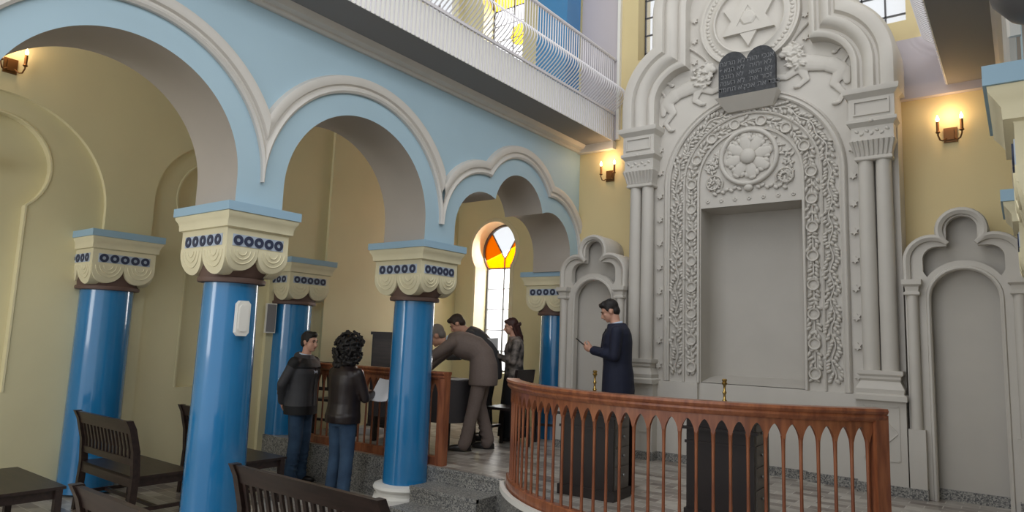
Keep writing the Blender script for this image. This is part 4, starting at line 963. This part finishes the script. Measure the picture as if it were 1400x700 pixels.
# man in charcoal jacket
jk = dict(stand, nod=4, bend=2, turn=6, hair=('short', 'hairb'), trousers='jeans', shoe='shoe', top='jacketg', topname='outdoor_jacket', hem=-.14, hood=True, collar='shirt', ease=.035, yoke='jacketk', leg=1.12, w=1.12,
    elbow={-1: (-.25, -.12, 1.15), 1: (.25, -.12, 1.15)}, wrist={-1: (-.09, -.20, .93), 1: (.10, -.20, .93)}, hand={-1: (.5, -.1, -.7), 1: (-.5, -.1, -.7)}, palm={-1: (.2, .9, 0), 1: (-.2, .9, 0)})
person('man in a charcoal and black jacket and jeans, standing with hands behind his back', (-6.44, 4.72, FL), mixd(RIGHT, (.605, -.796), .22), .935, jk)

# curly haired woman holding papers
cw = dict(stand, nod=14, bend=2, turn=10, hair=('curly', 'hairb'), trousers='jeans', shoe='sneak', top='leather', topname='leather_jacket', hem=-.09, ease=.055, leg=1.12, w=1.06,
    elbow={-1: (-.25, .06, 1.12), 1: (.25, .08, 1.13)}, wrist={-1: (-.08, .28, 1.13), 1: (.13, .30, 1.16)}, hand={-1: (.3, .8, .1), 1: (-.1, .8, .2)}, palm={-1: (.3, 0, .9), 1: (-.3, 0, .9)}, curl=25)
hd_ = mixd(AWAY, RIGHT, .42); pos = Vector((-5.50, 4.54, FL)); person('person with big curly dark hair in a leather jacket and jeans, seen from behind', tuple(pos), hd_, .89, cw)
def sheet(name, label, loc, rot, w_, h_, grp=None):
    b = MB(); b.grid([[(-w_ / 2 + w_ * i / 6, .02 * sin(i / 6 * pi) + .0, h_ * (j / 4 - .5)) for i in range(7)] for j in range(5)]); b.grid([[(-w_ / 2 + w_ * i / 6, .02 * sin(i / 6 * pi) + .004, h_ * (j / 4 - .5)) for i in range(7)] for j in range(5)])
    o = b.build(name, M['paper'], None, 60); o.location = loc; o.rotation_euler = rot; return tag(o, label, 'papers', grp)
hv = Vector((hd_[0], hd_[1], 0)); rr_ = Vector((hv.y, -hv.x, 0))
sheet('papers', 'white paper held by the curly-haired person', pos + hv * .30 + rr_ * .23 + Vector((0, 0, 1.09)), (rad(-42), 0, atan2(-hd_[0], hd_[1]) + .25), .21, .28)

# bending man in grey suit
bd = dict(bend=80, nod=-14, hair=('short', 'hairg'), trousers='gsuit', shoe='shoe', top='gsuit', topname='suit_jacket', hem=-.22, ease=.035, collar='shirt', lapel='gsuit', w=1.1, hipback=.10, leg=1.08,
    knee={-1: (-.10, -.03, .50), 1: (.11, -.06, .50)}, ankle={-1: (-.13, .05, .085), 1: (.13, -.17, .085)},
    elbow={-1: (-.24, .50, .98), 1: (.25, .48, .98)}, wrist={-1: (-.16, .62, .83), 1: (.17, .62, .83)}, hand={-1: (.1, 1, -.15), 1: (-.1, 1, -.15)}, palm={-1: (0, 0, -1), 1: (0, 0, -1)}, curl=12)
person('man in a grey-brown suit bending over the dark table', (-5.02, 5.98, PF), mixd(LEFT, AWAY, .10), 1.0, bd)
# dark haired person behind him
bk = dict(bend=52, nod=10, hair=('short', 'hairn'), trousers='jacketk', shoe='shoe', top='jacketg', topname='jacket', hem=-.18, ease=.03, w=1.0, hipback=.06,
    knee={-1: (-.10, -.02, .50), 1: (.10, -.02, .50)}, ankle={-1: (-.11, -.04, .085), 1: (.11, -.04, .085)},
    elbow={-1: (-.24, .30, 1.04), 1: (.25, .30, 1.04)}, wrist={-1: (-.12, .48, 1.02), 1: (.13, .48, 1.02)}, hand={-1: (.1, 1, -.1), 1: (-.1, 1, -.1)}, palm={-1: (0, 0, -1), 1: (0, 0, -1)}, curl=15)
person('brown-haired person in a dark jacket stooping behind the man in the grey suit', (-5.46, 6.72, PF), mixd(LEFT, AWAY, .1), .985, bk)
# woman with papers by the window
wm = dict(stand, nod=12, bend=3, turn=0, hair=('long', 'hairr'), trousers='jacketk', shoe='shoe', top='flor', topname='floral_blouse', hem=-.16, ease=.035, skirt='skirt', w=1.0,
    elbow={-1: (-.23, .05, 1.13), 1: (.24, .05, 1.13)}, wrist={-1: (-.06, .26, 1.20), 1: (.07, .26, 1.20)}, hand={-1: (.3, .75, .25), 1: (-.3, .75, .25)}, palm={-1: (.6, 0, .6), 1: (-.6, 0, .6)}, curl=30)
hd_ = mixd(LEFT, (.605, -.796), .12); pos = Vector((-5.18, 6.95, PF)); person('woman with long auburn hair in a dark floral top and long black skirt, reading papers', tuple(pos), hd_, .865, wm)
hv = Vector((hd_[0], hd_[1], 0))
sheet('papers', 'white papers held by the woman with auburn hair', pos + hv * .33 + Vector((0, 0, 1.12)), (rad(-22), 0, atan2(-hd_[0], hd_[1]) + rad(80)), .23, .31)
